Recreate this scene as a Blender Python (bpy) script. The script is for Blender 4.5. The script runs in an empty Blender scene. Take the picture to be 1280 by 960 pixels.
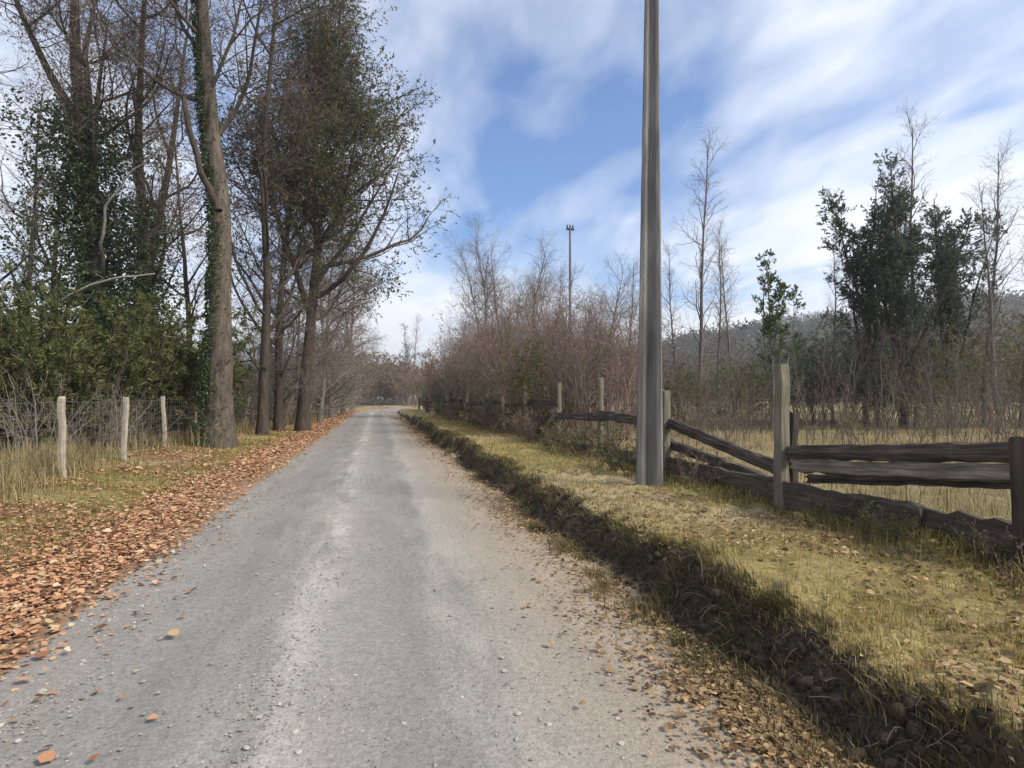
import bpy, math
import numpy as np
from mathutils import Vector

R = math.radians
scene = bpy.context.scene
col = scene.collection

# ------------------------------------------------------------------ camera
F = 750.0                      # focal length in photo pixels (1280 wide)
YAW = math.atan(170 / F)       # the road runs along +Y, the camera looks to its right
PITCH = math.atan(17 / F)
CAM_H = 1.6
cd = bpy.data.cameras.new('camera')
cam = bpy.data.objects.new('camera', cd)
col.objects.link(cam)
cam.location = (0, 0, CAM_H)
cam.rotation_euler = (R(90) + PITCH, 0, -YAW)
cd.sensor_width = 36
cd.lens = 36 * F / 1280
cd.clip_start = 0.05
cd.clip_end = 8000
scene.camera = cam

# ------------------------------------------------------------------ sky and sun
SUN_ELEV, SUN_AZ = 43.0, 127.0       # azimuth clockwise from +Y: off to the right
w = bpy.data.worlds.new('World')
scene.world = w
w.use_nodes = True
nt = w.node_tree
nt.nodes.clear()


def N(tree, kind, **kw):
    n = tree.nodes.new(kind)
    for k, v in kw.items():
        if k.startswith('i_'):
            n.inputs[k[2:].replace('_', ' ')].default_value = v
        else:
            setattr(n, k, v)
    return n


def L(tree, a, b):
    tree.links.new(a, b)


def math_node(tree, op, a, b=None, c=None, clamp=False):
    n = tree.nodes.new('ShaderNodeMath')
    n.operation = op
    n.use_clamp = clamp
    for i, v in enumerate((a, b, c)):
        if v is None:
            continue
        if isinstance(v, (int, float)):
            n.inputs[i].default_value = v
        else:
            tree.links.new(v, n.inputs[i])
    return n.outputs[0]


def ramp(tree, fac, stops):
    n = tree.nodes.new('ShaderNodeValToRGB')
    e = n.color_ramp.elements
    while len(e) < len(stops):
        e.new(0.5)
    for i, (p, c) in enumerate(stops):
        e[i].position = p
        e[i].color = (c, c, c, 1) if isinstance(c, (int, float)) else (*c, 1)
    tree.links.new(fac, n.inputs[0])
    return n.outputs[0]


def mixcol(tree, fac, a, b, blend='MIX'):
    n = tree.nodes.new('ShaderNodeMix')
    n.data_type = 'RGBA'
    n.blend_type = blend
    for sock, v in ((n.inputs[0], fac), (n.inputs[6], a), (n.inputs[7], b)):
        if isinstance(v, (int, float)):
            sock.default_value = v
        elif isinstance(v, tuple):
            sock.default_value = (*v, 1)
        else:
            tree.links.new(v, sock)
    return n.outputs[2]


sky = N(nt, 'ShaderNodeTexSky', sky_type='NISHITA', sun_disc=False)
sky.sun_elevation = R(SUN_ELEV)
sky.sun_rotation = R(SUN_AZ)
sky.air_density = 1.0
sky.dust_density = 0.6
sky.ozone_density = 1.6
geo = N(nt, 'ShaderNodeTexCoord')
sep = N(nt, 'ShaderNodeSeparateXYZ')
L(nt, geo.outputs['Generated'], sep.inputs[0])
zc = math_node(nt, 'MAXIMUM', sep.outputs[2], 0.0)
den = math_node(nt, 'ADD', zc, 0.16)
px_ = math_node(nt, 'DIVIDE', sep.outputs[0], den)
py_ = math_node(nt, 'DIVIDE', sep.outputs[1], den)
comb = N(nt, 'ShaderNodeCombineXYZ')
L(nt, px_, comb.inputs[0])
L(nt, py_, comb.inputs[1])


def cloud_layer(rot, sx, sy, scale, off, detail, rough, dist):
    mp = N(nt, 'ShaderNodeMapping')
    mp.inputs['Rotation'].default_value = (0, 0, R(rot))
    mp.inputs['Location'].default_value = off
    mp.inputs['Scale'].default_value = (sx, sy, 1)
    L(nt, comb.outputs[0], mp.inputs[0])
    n = N(nt, 'ShaderNodeTexNoise')
    n.inputs['Scale'].default_value = scale
    n.inputs['Detail'].default_value = detail
    n.inputs['Roughness'].default_value = rough
    n.inputs['Distortion'].default_value = dist
    L(nt, mp.outputs[0], n.inputs['Vector'])
    return n.outputs['Fac']


c1 = cloud_layer(-28, 1.25, 0.7, 1.3, (3.1, 1.7, 0), 5, 0.5, 0.25)      # long cirrus streaks
c2 = cloud_layer(20, 1.0, 0.8, 0.75, (0.4, 2.6, 0), 3, 0.5, 0.3)        # broad cover
c3 = cloud_layer(-40, 2.6, 1.3, 2.2, (7.3, 0.2, 0), 5, 0.52, 0.4)       # fine wisps
cs = math_node(nt, 'ADD', math_node(nt, 'MULTIPLY', c1, 0.40), math_node(nt, 'MULTIPLY', c2, 0.46))
cs = math_node(nt, 'ADD', cs, math_node(nt, 'MULTIPLY', c3, 0.19))
hz = math_node(nt, 'SUBTRACT', 1.0, math_node(nt, 'MULTIPLY', zc, 2.6), clamp=True)
cs = math_node(nt, 'ADD', cs, math_node(nt, 'MULTIPLY', math_node(nt, 'POWER', hz, 2.0), 0.30))
# an opening in the cloud where the photograph shows clear blue, left of the pole
gd = N(nt, 'ShaderNodeVectorMath', operation='DISTANCE')
L(nt, geo.outputs['Generated'], gd.inputs[0])
gd.inputs[1].default_value = Vector((math.sin(YAW + math.atan(50 / F)), math.cos(YAW + math.atan(50 / F)), 0.46)).normalized()
gq = math_node(nt, 'DIVIDE', gd.outputs['Value'], 0.31)
gap = math_node(nt, 'POWER', 2.718, math_node(nt, 'MULTIPLY', math_node(nt, 'MULTIPLY', gq, gq), -1.0))
cs = math_node(nt, 'SUBTRACT', cs, math_node(nt, 'MULTIPLY', gap, 0.095))
cover = ramp(nt, cs, [(0.41, 0.03), (0.49, 0.32), (0.57, 0.70), (0.69, 0.95)])
cloudcol = mixcol(nt, c3, (7.4, 7.8, 8.4), (9.4, 9.5, 9.6))
skycol = mixcol(nt, 1.0, sky.outputs[0], (0.50, 0.88, 1.28), 'MULTIPLY')
mixed = mixcol(nt, cover, skycol, cloudcol)
bg = N(nt, 'ShaderNodeBackground')
bg.inputs['Strength'].default_value = 0.092
L(nt, mixed, bg.inputs[0])
wo = N(nt, 'ShaderNodeOutputWorld')
L(nt, bg.outputs[0], wo.inputs[0])

sd = bpy.data.lights.new('sun', 'SUN')
sd.energy = 3.7
sd.angle = R(17)
sd.color = (1.0, 0.92, 0.79)
so = bpy.data.objects.new('sun', sd)
col.objects.link(so)
az, el = R(SUN_AZ), R(SUN_ELEV)
sdir = Vector((math.sin(az) * math.cos(el), math.cos(az) * math.cos(el), math.sin(el)))
so.rotation_euler = sdir.to_track_quat('Z', 'Y').to_euler()
so.location = sdir * 50

scene.view_settings.view_transform = 'Standard'
scene.view_settings.look = 'None'
scene.view_settings.gamma = 1
scene.view_settings.exposure = 0.66
scene.view_settings.use_curve_mapping = False
scene.render.engine = 'CYCLES'
scene.cycles.max_bounces = 4
scene.cycles.diffuse_bounces = 2
scene.cycles.volume_bounces = 0

# ------------------------------------------------------------------ numeric helpers
FW = np.array([math.sin(YAW), math.cos(YAW)])
RT = np.array([math.cos(YAW), -math.sin(YAW)])


def pos(px, zc):
    """ground position of photo column px at camera depth zc"""
    return FW * zc + RT * ((px - 640) / F * zc)


def _hash(ix, iy, seed):
    h = (ix.astype(np.int64) * 374761393 + iy.astype(np.int64) * 668265263 + seed * 974634777) & 0x7fffffff
    h = ((h ^ (h >> 13)) * 1274126177) & 0x7fffffff
    h = h ^ (h >> 16)
    return (h & 0xffff) / 65535.0


def vnoise(x, y, seed=0):
    x = np.asarray(x, float)
    y = np.asarray(y, float)
    ix = np.floor(x)
    iy = np.floor(y)
    fx = x - ix
    fy = y - iy
    fx = fx * fx * (3 - 2 * fx)
    fy = fy * fy * (3 - 2 * fy)
    a = _hash(ix, iy, seed)
    b = _hash(ix + 1, iy, seed)
    c = _hash(ix, iy + 1, seed)
    d = _hash(ix + 1, iy + 1, seed)
    return (a * (1 - fx) + b * fx) * (1 - fy) + (c * (1 - fx) + d * fx) * fy


def fbm(x, y, seed=0, octv=4):
    s, a, t = 0.0, 0.5, 0.0
    for i in range(octv):
        s = s + a * vnoise(x * 2 ** i, y * 2 ** i, seed + i * 17)
        t += a
        a *= 0.5
    return s / t


def sstep(a, b, x):
    t = np.clip((x - a) / (b - a), 0, 1)
    return t * t * (3 - 2 * t)


def bend(y):
    """sideways shift of the road: it swings to the right far away"""
    d = np.maximum(np.asarray(y, float) - 62, 0)
    return np.minimum(0.0042 * d * d, 14 + d * 0.3)


def height(x, y, rough=True):
    x = np.asarray(x, float)
    y = np.asarray(y, float)
    u = x - bend(y)
    e = 2.14 + 0.40 * (fbm(y * 0.55, y * 0 + 3.3, 5, 3) - 0.5) + 0.28 * (vnoise(y * 1.9, y * 0 + 9, 8) - 0.5) + 0.10 * (vnoise(y * 6.1, y * 0 + 4, 18) - 0.5)
    bh = (0.36 + 0.20 * (vnoise(y * 0.7, y * 0, 21) - 0.5)) * (1 - 0.45 * sstep(25, 60, y))
    k = 0.20 + 0.18 * vnoise(y * 0.9, y * 0 + 5, 31)
    bank = bh * sstep(0, 1, (u - e) / k)
    right = bank + 0.012 * np.clip(u - 2.4, 0, 4)
    el = -2.25 + 0.22 * (fbm(y * 0.5, y * 0 + 1.3, 77, 3) - 0.5)
    left = 0.06 * sstep(0, 0.5, el - u) + 0.16 * sstep(0.3, 4.0, el - u) + 0.012 * np.clip(-u - 6, 0, 15)
    road = -0.06 * sstep(0, 0.25, u - el) * sstep(0, 0.22, e - u)
    z = right + left + road
    if rough:
        off = np.clip(np.abs(u) - 2.2, 0, 1)
        z = z + off * (0.05 * (fbm(x * 1.1, y * 1.1, 3, 3) - 0.5) + 0.025 * (vnoise(x * 6, y * 6, 4) - 0.5))
        faceband = sstep(0.02, 0.3, bank) * sstep(0.45, 0.25, bank)
        z = z + faceband * 0.20 * (fbm(x * 6, y * 6, 12, 3) - 0.5)
    far = sstep(120, 400, np.hypot(x, y))
    z = z + far * 1.5 * (fbm(x * 0.006, y * 0.006, 40, 3) - 0.45)
    return z


def h1(x, y):
    return float(height(np.array([x]), np.array([y]))[0])


def make_mesh(name, V, Q, mat, smooth=False, attrs=None, colors=None):
    """V (n,3) vertices, Q (m,4) quads (or (m,3))"""
    V = np.ascontiguousarray(V, dtype=np.float32)
    Q = np.ascontiguousarray(Q, dtype=np.int32)
    me = bpy.data.meshes.new(name)
    me.vertices.add(len(V))
    me.vertices.foreach_set('co', V.ravel())
    k = Q.shape[1]
    me.loops.add(Q.size)
    me.loops.foreach_set('vertex_index', Q.ravel())
    me.polygons.add(len(Q))
    me.polygons.foreach_set('loop_start', np.arange(0, Q.size, k, dtype=np.int32))
    me.polygons.foreach_set('use_smooth', np.full(len(Q), smooth, dtype=bool))
    if attrs:
        for an, arr in attrs.items():
            a = me.attributes.new(an, 'FLOAT', 'POINT')
            a.data.foreach_set('value', np.ascontiguousarray(arr, dtype=np.float32))
    if colors is not None:
        a = me.attributes.new('zone', 'FLOAT_COLOR', 'POINT')
        c = np.ones((len(V), 4), dtype=np.float32)
        c[:, :3] = colors
        a.data.foreach_set('color', c.ravel())
    me.materials.append(mat)
    me.update(calc_edges=True)
    return me


def obj(name, me, parent=None, loc=None, rz=None):
    o = bpy.data.objects.new(name, me)
    col.objects.link(o)
    if parent is not None:
        o.parent = parent
    if loc is not None:
        o.location = loc
    if rz is not None:
        o.rotation_euler = (0, 0, rz)
    return o


def tag(o, label=None, cat=None, group=None, kind=None):
    if label:
        o['label'] = label
    if cat:
        o['category'] = cat
    if group:
        o['group'] = group
    if kind:
        o['kind'] = kind
    return o


def nrm(v):
    return v / np.maximum(np.linalg.norm(v, axis=-1, keepdims=True), 1e-9)


# ------------------------------------------------------------------ materials
def new_mat(name):
    m = bpy.data.materials.new(name)
    m.use_nodes = True
    t = m.node_tree
    t.nodes.clear()
    out = t.nodes.new('ShaderNodeOutputMaterial')
    return m, t, out


def noise(t, vec, scale, detail=4, rough=0.55, dist=0.0):
    n = t.nodes.new('ShaderNodeTexNoise')
    n.inputs['Scale'].default_value = scale
    n.inputs['Detail'].default_value = detail
    n.inputs['Roughness'].default_value = rough
    n.inputs['Distortion'].default_value = dist
    if vec is not None:
        t.links.new(vec, n.inputs['Vector'])
    return n.outputs['Fac']


def mapped(t, scale=(1, 1, 1)):
    tc = t.nodes.new('ShaderNodeTexCoord')
    mp = t.nodes.new('ShaderNodeMapping')
    mp.inputs['Scale'].default_value = scale
    t.links.new(tc.outputs['Object'], mp.inputs[0])
    return mp.outputs[0]


def principled(t, out, color, rough=0.9, bump=None, bstr=0.5, bdist=0.02):
    p = t.nodes.new('ShaderNodeBsdfPrincipled')
    if isinstance(color, tuple):
        p.inputs['Base Color'].default_value = (*color, 1)
    else:
        t.links.new(color, p.inputs['Base Color'])
    if isinstance(rough, (int, float)):
        p.inputs['Roughness'].default_value = rough
    else:
        t.links.new(rough, p.inputs['Roughness'])
    p.inputs['Specular IOR Level'].default_value = 0.25
    if bump is not None:
        b = t.nodes.new('ShaderNodeBump')
        b.inputs['Strength'].default_value = bstr
        b.inputs['Distance'].default_value = bdist
        t.links.new(bump, b.inputs['Height'])
        t.links.new(b.outputs[0], p.inputs['Normal'])
    t.links.new(p.outputs[0], out.inputs[0])
    return p


def bark_mat(name, c0, c1, c2, scale=6.0, stretch=0.18, bstr=0.8, moss=None):
    m, t, out = new_mat(name)
    v = mapped(t, (1, 1, stretch))
    n1 = noise(t, v, scale, 6, 0.65, 0.4)
    n2 = noise(t, mapped(t), 1.3, 3)
    c = ramp(t, n1, [(0.28, c0), (0.5, c1), (0.74, c2)])
    c = mixcol(t, ramp(t, n2, [(0.35, 0.0), (0.7, 0.55)]), c, tuple(x * 0.62 for x in c1))
    if moss:
        n3 = noise(t, mapped(t), 2.4, 5, 0.6)
        c = mixcol(t, ramp(t, n3, [(0.46, 0.0), (0.62, 0.75)]), c, moss)
    principled(t, out, c, 0.92, n1, bstr, 0.06)
    return m


def leaf_mat(name, stops, trans=0.3, rough=0.6):
    """colour varies leaf by leaf along the 'rnd' attribute"""
    m, t, out = new_mat(name)
    a = t.nodes.new('ShaderNodeAttribute')
    a.attribute_name = 'rnd'
    c = ramp(t, a.outputs['Fac'], stops)
    d = t.nodes.new('ShaderNodeBsdfPrincipled')
    d.inputs['Roughness'].default_value = rough
    d.inputs['Specular IOR Level'].default_value = 0.2
    L(t, c, d.inputs['Base Color'])
    tr = t.nodes.new('ShaderNodeBsdfTranslucent')
    L(t, c, tr.inputs['Color'])
    mx = t.nodes.new('ShaderNodeMixShader')
    mx.inputs[0].default_value = trans
    L(t, d.outputs[0], mx.inputs[1])
    L(t, tr.outputs[0], mx.inputs[2])
    L(t, mx.outputs[0], out.inputs[0])
    return m


M = {}
M['bark_brown'] = bark_mat('bark_brown', (0.035, 0.027, 0.022), (0.105, 0.082, 0.064), (0.21, 0.17, 0.135), 9, 0.16, 1.0)
M['bark_dark'] = bark_mat('bark_dark', (0.025, 0.02, 0.016), (0.065, 0.05, 0.038), (0.12, 0.092, 0.07), 8, 0.2)
M['bark_grey'] = bark_mat('bark_grey', (0.07, 0.062, 0.055), (0.15, 0.13, 0.115), (0.26, 0.235, 0.21), 9, 0.3)
M['bark_pale'] = bark_mat('bark_pale', (0.16, 0.145, 0.12), (0.30, 0.27, 0.23), (0.44, 0.40, 0.34), 9, 0.35)
M['twig_brown'] = bark_mat('twig_brown', (0.08, 0.062, 0.05), (0.145, 0.112, 0.09), (0.22, 0.17, 0.138), 12, 0.4, 0.2)
M['twig_grey'] = bark_mat('twig_grey', (0.14, 0.12, 0.10), (0.235, 0.20, 0.17), (0.34, 0.295, 0.25), 12, 0.4, 0.2)
M['twig_red'] = bark_mat('twig_red', (0.115, 0.08, 0.066), (0.205, 0.148, 0.122), (0.30, 0.23, 0.19), 12, 0.4, 0.2)
M['leaf_ivy'] = leaf_mat('leaf_ivy', [(0, (0.018, 0.032, 0.012)), (0.5, (0.048, 0.074, 0.025)), (1, (0.11, 0.135, 0.05))], 0.2, 0.45)
M['leaf_evergreen'] = leaf_mat('leaf_evergreen', [(0, (0.05, 0.068, 0.052)), (0.5, (0.10, 0.125, 0.09)), (1, (0.165, 0.19, 0.13))], 0.45, 0.5)
M['leaf_olive'] = leaf_mat('leaf_olive', [(0, (0.06, 0.07, 0.025)), (0.5, (0.12, 0.13, 0.045)), (1, (0.22, 0.20, 0.085))], 0.35)
M['leaf_bamboo'] = leaf_mat('leaf_bamboo', [(0, (0.035, 0.052, 0.015)), (0.4, (0.085, 0.105, 0.03)), (0.75, (0.16, 0.16, 0.055)), (1, (0.30, 0.24, 0.12))], 0.35)
M['leaf_mixed'] = leaf_mat('leaf_mixed', [(0, (0.035, 0.05, 0.018)), (0.5, (0.08, 0.098, 0.032)), (0.75, (0.14, 0.125, 0.048)), (1, (0.23, 0.155, 0.075))], 0.3)
M['leaf_fresh'] = leaf_mat('leaf_fresh', [(0, (0.035, 0.06, 0.02)), (0.6, (0.08, 0.12, 0.04)), (1, (0.15, 0.19, 0.07))], 0.35)
M['leaf_brown'] = leaf_mat('leaf_brown', [(0, (0.085, 0.056, 0.035)), (0.6, (0.19, 0.125, 0.075)), (1, (0.31, 0.215, 0.13))], 0.3)
M['leaf_orange'] = leaf_mat('leaf_orange', [(0, (0.16, 0.05, 0.02)), (0.6, (0.30, 0.10, 0.03)), (1, (0.42, 0.18, 0.06))], 0.3)
M['litter'] = leaf_mat('litter', [(0, (0.10, 0.052, 0.03)), (0.2, (0.26, 0.125, 0.066)), (0.45, (0.42, 0.215, 0.115)), (0.7, (0.52, 0.31, 0.18)), (0.85, (0.40, 0.29, 0.14)), (1, (0.62, 0.47, 0.33))], 0.12, 0.7)
M['litter_dry'] = leaf_mat('litter_dry', [(0, (0.07, 0.04, 0.02)), (0.4, (0.20, 0.12, 0.055)), (1, (0.42, 0.30, 0.16))], 0.12, 0.7)
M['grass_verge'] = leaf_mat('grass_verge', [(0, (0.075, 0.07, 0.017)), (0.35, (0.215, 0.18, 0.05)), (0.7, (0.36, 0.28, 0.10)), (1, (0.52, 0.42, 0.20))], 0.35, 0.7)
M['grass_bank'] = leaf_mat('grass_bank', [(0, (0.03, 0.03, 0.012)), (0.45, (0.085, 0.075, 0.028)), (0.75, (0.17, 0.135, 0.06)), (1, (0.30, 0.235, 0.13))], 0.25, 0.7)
M['grass_dry'] = leaf_mat('grass_dry', [(0, (0.10, 0.08, 0.032)), (0.4, (0.23, 0.18, 0.08)), (1, (0.46, 0.37, 0.20))], 0.3, 0.7)


def post_mat(name, c0, c1, c2, moss=None):
    return bark_mat(name, c0, c1, c2, 14, 0.08, 0.5, moss)


M['post_pale'] = post_mat('post_pale', (0.22, 0.19, 0.14), (0.40, 0.35, 0.27), (0.55, 0.49, 0.39))
M['post_grey'] = post_mat('post_grey', (0.09, 0.078, 0.06), (0.19, 0.165, 0.125), (0.33, 0.29, 0.23), (0.13, 0.13, 0.075))
M['post_dark'] = post_mat('post_dark', (0.03, 0.024, 0.02), (0.065, 0.052, 0.042), (0.12, 0.098, 0.08))
def plank_mat(name, c0, c1, c2, moss=None):
    m, t, out = new_mat(name)
    n1 = noise(t, mapped(t, (0.07, 1, 1)), 26, 6, 0.65, 0.3)
    n2 = noise(t, mapped(t), 3.0, 4, 0.6)
    c = ramp(t, n1, [(0.3, c0), (0.5, c1), (0.72, c2)])
    c = mixcol(t, ramp(t, n2, [(0.4, 0.0), (0.7, 0.6)]), c, tuple(x * 0.55 for x in c1))
    if moss:
        c = mixcol(t, ramp(t, noise(t, mapped(t), 5, 5, 0.65), [(0.52, 0.0), (0.66, 0.7)]), c, moss)
    principled(t, out, c, 0.92, n1, 1.0, 0.03)
    return m


M['rail_dark'] = plank_mat('rail_dark', (0.028, 0.022, 0.02), (0.085, 0.066, 0.056), (0.20, 0.165, 0.14))
M['rail_grey'] = plank_mat('rail_grey', (0.07, 0.058, 0.05), (0.21, 0.178, 0.15), (0.40, 0.35, 0.30))
M['plank_mossy'] = plank_mat('plank_mossy', (0.035, 0.027, 0.022), (0.095, 0.076, 0.062), (0.19, 0.155, 0.13), (0.085, 0.085, 0.04))

m, t, out = new_mat('wire')
principled(t, out, (0.22, 0.21, 0.20), 0.5).inputs['Metallic'].default_value = 0.6
M['wire'] = m

# concrete of the pole: stained, mottled
m, t, out = new_mat('concrete')
v = mapped(t, (1, 1, 0.12))
n1 = noise(t, v, 5, 6, 0.6, 0.3)
n2 = noise(t, mapped(t), 38, 4, 0.6)
c = ramp(t, n1, [(0.3, (0.075, 0.07, 0.066)), (0.5, (0.17, 0.16, 0.15)), (0.70, (0.34, 0.325, 0.305))])
c = mixcol(t, ramp(t, n2, [(0.35, 0.35), (0.6, 0.0)]), c, (0.13, 0.125, 0.12))
tc = t.nodes.new('ShaderNodeTexCoord')
sx = t.nodes.new('ShaderNodeSeparateXYZ')
L(t, tc.outputs['Object'], sx.inputs[0])
mossf = math_node(t, 'MULTIPLY', ramp(t, math_node(t, 'DIVIDE', sx.outputs[2], 1.4), [(0.0, 0.8), (1.0, 0.0)]), n1)
c = mixcol(t, mossf, c, (0.12, 0.125, 0.07))
principled(t, out, c, 0.9, n2, 0.35, 0.01)
M['concrete'] = m

# gravel road: grey, paler ridge of loose stones between the wheel tracks, tan towards the right edge
m, t, out = new_mat('gravel_road')
tc = t.nodes.new('ShaderNodeTexCoord')
at = t.nodes.new('ShaderNodeAttribute')
at.attribute_name = 'across'
u = at.outputs['Fac']
v = tc.outputs['Object']
mpv = t.nodes.new('ShaderNodeMapping')
mpv.inputs['Scale'].default_value = (1.0, 0.22, 1.0)
L(t, v, mpv.inputs[0])
streak = noise(t, mpv.outputs[0], 3.2, 6, 0.6, 0.2)
patch = noise(t, v, 0.9, 5, 0.6)
fine = noise(t, v, 70, 5, 0.7)
grit = noise(t, v, 24, 4, 0.65)
uw = math_node(t, 'ADD', u, math_node(t, 'MULTIPLY', math_node(t, 'SUBTRACT', streak, 0.5), 0.9))


def gauss(x, c0, s):
    d = math_node(t, 'DIVIDE', math_node(t, 'SUBTRACT', x, c0), s)
    return math_node(t, 'POWER', 2.718, math_node(t, 'MULTIPLY', math_node(t, 'MULTIPLY', d, d), -1.0))


ridge = math_node(t, 'ADD', gauss(uw, -0.45, 0.17), math_node(t, 'MULTIPLY', gauss(uw, 0.75, 0.22), 0.55))
ridge = math_node(t, 'MULTIPLY', ridge, ramp(t, patch, [(0.32, 0.15), (0.6, 1.0)]))
base = ramp(t, streak, [(0.25, (0.18, 0.168, 0.148)), (0.5, (0.24, 0.226, 0.202)), (0.78, (0.30, 0.284, 0.256))])
base = mixcol(t, math_node(t, 'MULTIPLY', ridge, 0.62, clamp=True), base, (0.47, 0.44, 0.39))
track = math_node(t, 'ADD', gauss(uw, 0.25, 0.30), gauss(uw, -1.25, 0.36), clamp=True)
base = mixcol(t, math_node(t, 'MULTIPLY', track, 0.4), base, (0.165, 0.163, 0.158))
tan_f = ramp(t, math_node(t, 'ADD', math_node(t, 'MULTIPLY', uw, 0.28), 0.3), [(0.44, 0.0), (0.84, 0.9)])
base = mixcol(t, tan_f, base, (0.31, 0.24, 0.165))
lf = ramp(t, math_node(t, 'MULTIPLY', uw, -0.25), [(0.36, 0.0), (0.58, 0.55)])
base = mixcol(t, lf, base, (0.24, 0.21, 0.185))
base = mixcol(t, 0.85, base, ramp(t, fine, [(0.30, 0.6), (0.5, 1.0), (0.72, 1.35)]), 'MULTIPLY')
base = mixcol(t, 0.7, base, ramp(t, grit, [(0.3, 0.72), (0.5, 1.0), (0.72, 1.25)]), 'MULTIPLY')
hgt = math_node(t, 'ADD', math_node(t, 'MULTIPLY', fine, 0.5), grit)
principled(t, out, base, 0.93, hgt, 0.6, 0.018)
M['road'] = m

# ground: zone colour from the mesh times fine earthy noise
m, t, out = new_mat('ground')
a = t.nodes.new('ShaderNodeAttribute')
a.attribute_name = 'zone'
tc = t.nodes.new('ShaderNodeTexCoord')
n1 = noise(t, tc.outputs['Object'], 9, 6, 0.7)
n2 = noise(t, tc.outputs['Object'], 55, 5, 0.7)
n3 = noise(t, tc.outputs['Object'], 0.35, 4, 0.6)
c = mixcol(t, 1.0, a.outputs['Color'], ramp(t, n1, [(0.28, 0.55), (0.5, 1.0), (0.75, 1.45)]), 'MULTIPLY')
c = mixcol(t, 1.0, c, ramp(t, n2, [(0.3, 0.6), (0.5, 1.0), (0.72, 1.4)]), 'MULTIPLY')
c = mixcol(t, 1.0, c, ramp(t, n3, [(0.3, 0.82), (0.7, 1.18)]), 'MULTIPLY')
principled(t, out, c, 0.95, math_node(t, 'ADD', n1, n2), 0.7, 0.03)
M['ground'] = m

m, t, out = new_mat('stone')
n1 = noise(t, mapped(t), 22, 4)
principled(t, out, ramp(t, n1, [(0.3, (0.28, 0.265, 0.24)), (0.7, (0.46, 0.44, 0.40))]), 0.85, n1, 0.4, 0.01)
M['stone'] = m
m, t, out = new_mat('grit')
a = t.nodes.new('ShaderNodeAttribute')
a.attribute_name = 'rnd'
principled(t, out, ramp(t, a.outputs['Fac'], [(0, (0.14, 0.13, 0.115)), (0.5, (0.24, 0.225, 0.20)), (0.9, (0.34, 0.32, 0.285)), (1, (0.44, 0.42, 0.38))]), 0.9)
M['grit'] = m

m, t, out = new_mat('hillside')
n1 = noise(t, mapped(t), 0.03, 6, 0.7)
n2 = noise(t, mapped(t), 0.2, 5, 0.7)
c = ramp(t, n1, [(0.3, (0.045, 0.05, 0.03)), (0.5, (0.075, 0.066, 0.046)), (0.7, (0.10, 0.078, 0.06))])
c = mixcol(t, 1.0, c, ramp(t, n2, [(0.3, 0.6), (0.7, 1.35)]), 'MULTIPLY')
principled(t, out, c, 0.95, n2, 1.0, 3.0)
M['hill'] = m
M['hill_trees'] = leaf_mat('hill_trees', [(0, (0.03, 0.038, 0.022)), (0.4, (0.065, 0.06, 0.038)), (0.75, (0.105, 0.08, 0.06)), (1, (0.14, 0.11, 0.085))], 0.05, 0.9)

# ------------------------------------------------------------------ ground and road
def axis(pts):
    out_ = []
    for a_, b_, s_ in pts:
        out_.append(np.arange(a_, b_, s_))
    return np.concatenate(out_)


us = axis([(-1300, -400, 150), (-400, -100, 30), (-100, -30, 5), (-30, -8, 1), (-8, -3.2, 0.2), (-3.2, -1.7, 0.07), (-1.7, 1.7, 0.4),
           (1.7, 2.75, 0.035), (2.75, 5.2, 0.12), (5.2, 10, 0.35), (10, 40, 1.5), (40, 120, 6), (120, 400, 30), (400, 1301, 150)])
ys = axis([(-400, -40, 60), (-40, -6, 4), (-6, 0, 0.3), (0, 7, 0.06), (7, 16, 0.12), (16, 40, 0.3), (40, 90, 1), (90, 200, 4), (200, 500, 20),
           (500, 1400, 100)])
UU, YY = np.meshgrid(us, ys)
XX = UU + bend(YY) * (np.abs(UU) < 400)
ZZ = height(XX, YY)
ny, nx = XX.shape
V = np.stack([XX.ravel(), YY.ravel(), ZZ.ravel()], 1)
ii = (np.arange(ny - 1)[:, None] * nx + np.arange(nx - 1)[None, :]).ravel()
Q = np.stack([ii, ii + 1, ii + nx + 1, ii + nx], 1)
u_ = UU.ravel()
x_ = XX.ravel()
y_ = YY.ravel()
z_ = ZZ.ravel()


def mixc(a_, b_, f_):
    return a_ * (1 - f_[:, None]) + np.array(b_)[None, :] * f_[:, None]


nb = fbm(x_ * 1.3, y_ * 1.3, 50, 4)
nc = fbm(x_ * 0.35, y_ * 0.35, 60, 3)
C = np.tile(np.array([[0.27, 0.21, 0.085]]), (len(V), 1))
C = mixc(C, (0.19, 0.16, 0.055), sstep(0.42, 0.62, nb))
C = mixc(C, (0.31, 0.25, 0.14), sstep(0.5, 0.7, nc))
C = mixc(C, (0.26, 0.165, 0.10), sstep(-3.5, -2.9, u_ + 0.9 * (nb - 0.5)) * (u_ < 0))          # leaf strip, left
C = mixc(C, (0.18, 0.10, 0.052), sstep(0.5, 0.66, fbm(x_ * 0.9, y_ * 0.9, 71, 3)) * (u_ < -3) * (u_ > -6.5) * 0.8)
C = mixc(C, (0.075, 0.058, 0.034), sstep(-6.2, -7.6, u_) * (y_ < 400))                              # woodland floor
C = mixc(C, (0.21, 0.135, 0.07), (u_ > 1.4) * sstep(2.5, 2.0, u_) * (z_ < 0.06))                    # leafy foot of the bank
dzx = np.gradient(ZZ, axis=1) / np.maximum(np.gradient(XX, axis=1), 1e-3)
steep = sstep(0.25, 0.8, np.abs(dzx)).ravel() * (u_ > 1.7) * (u_ < 3.2)
C = mixc(C, (0.062, 0.046, 0.030), steep)                                                            # bare earth of the cut bank
C = mixc(C, (0.22, 0.17, 0.085), sstep(5.2, 7.0, u_))                                                # dry field beyond the rails
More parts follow.
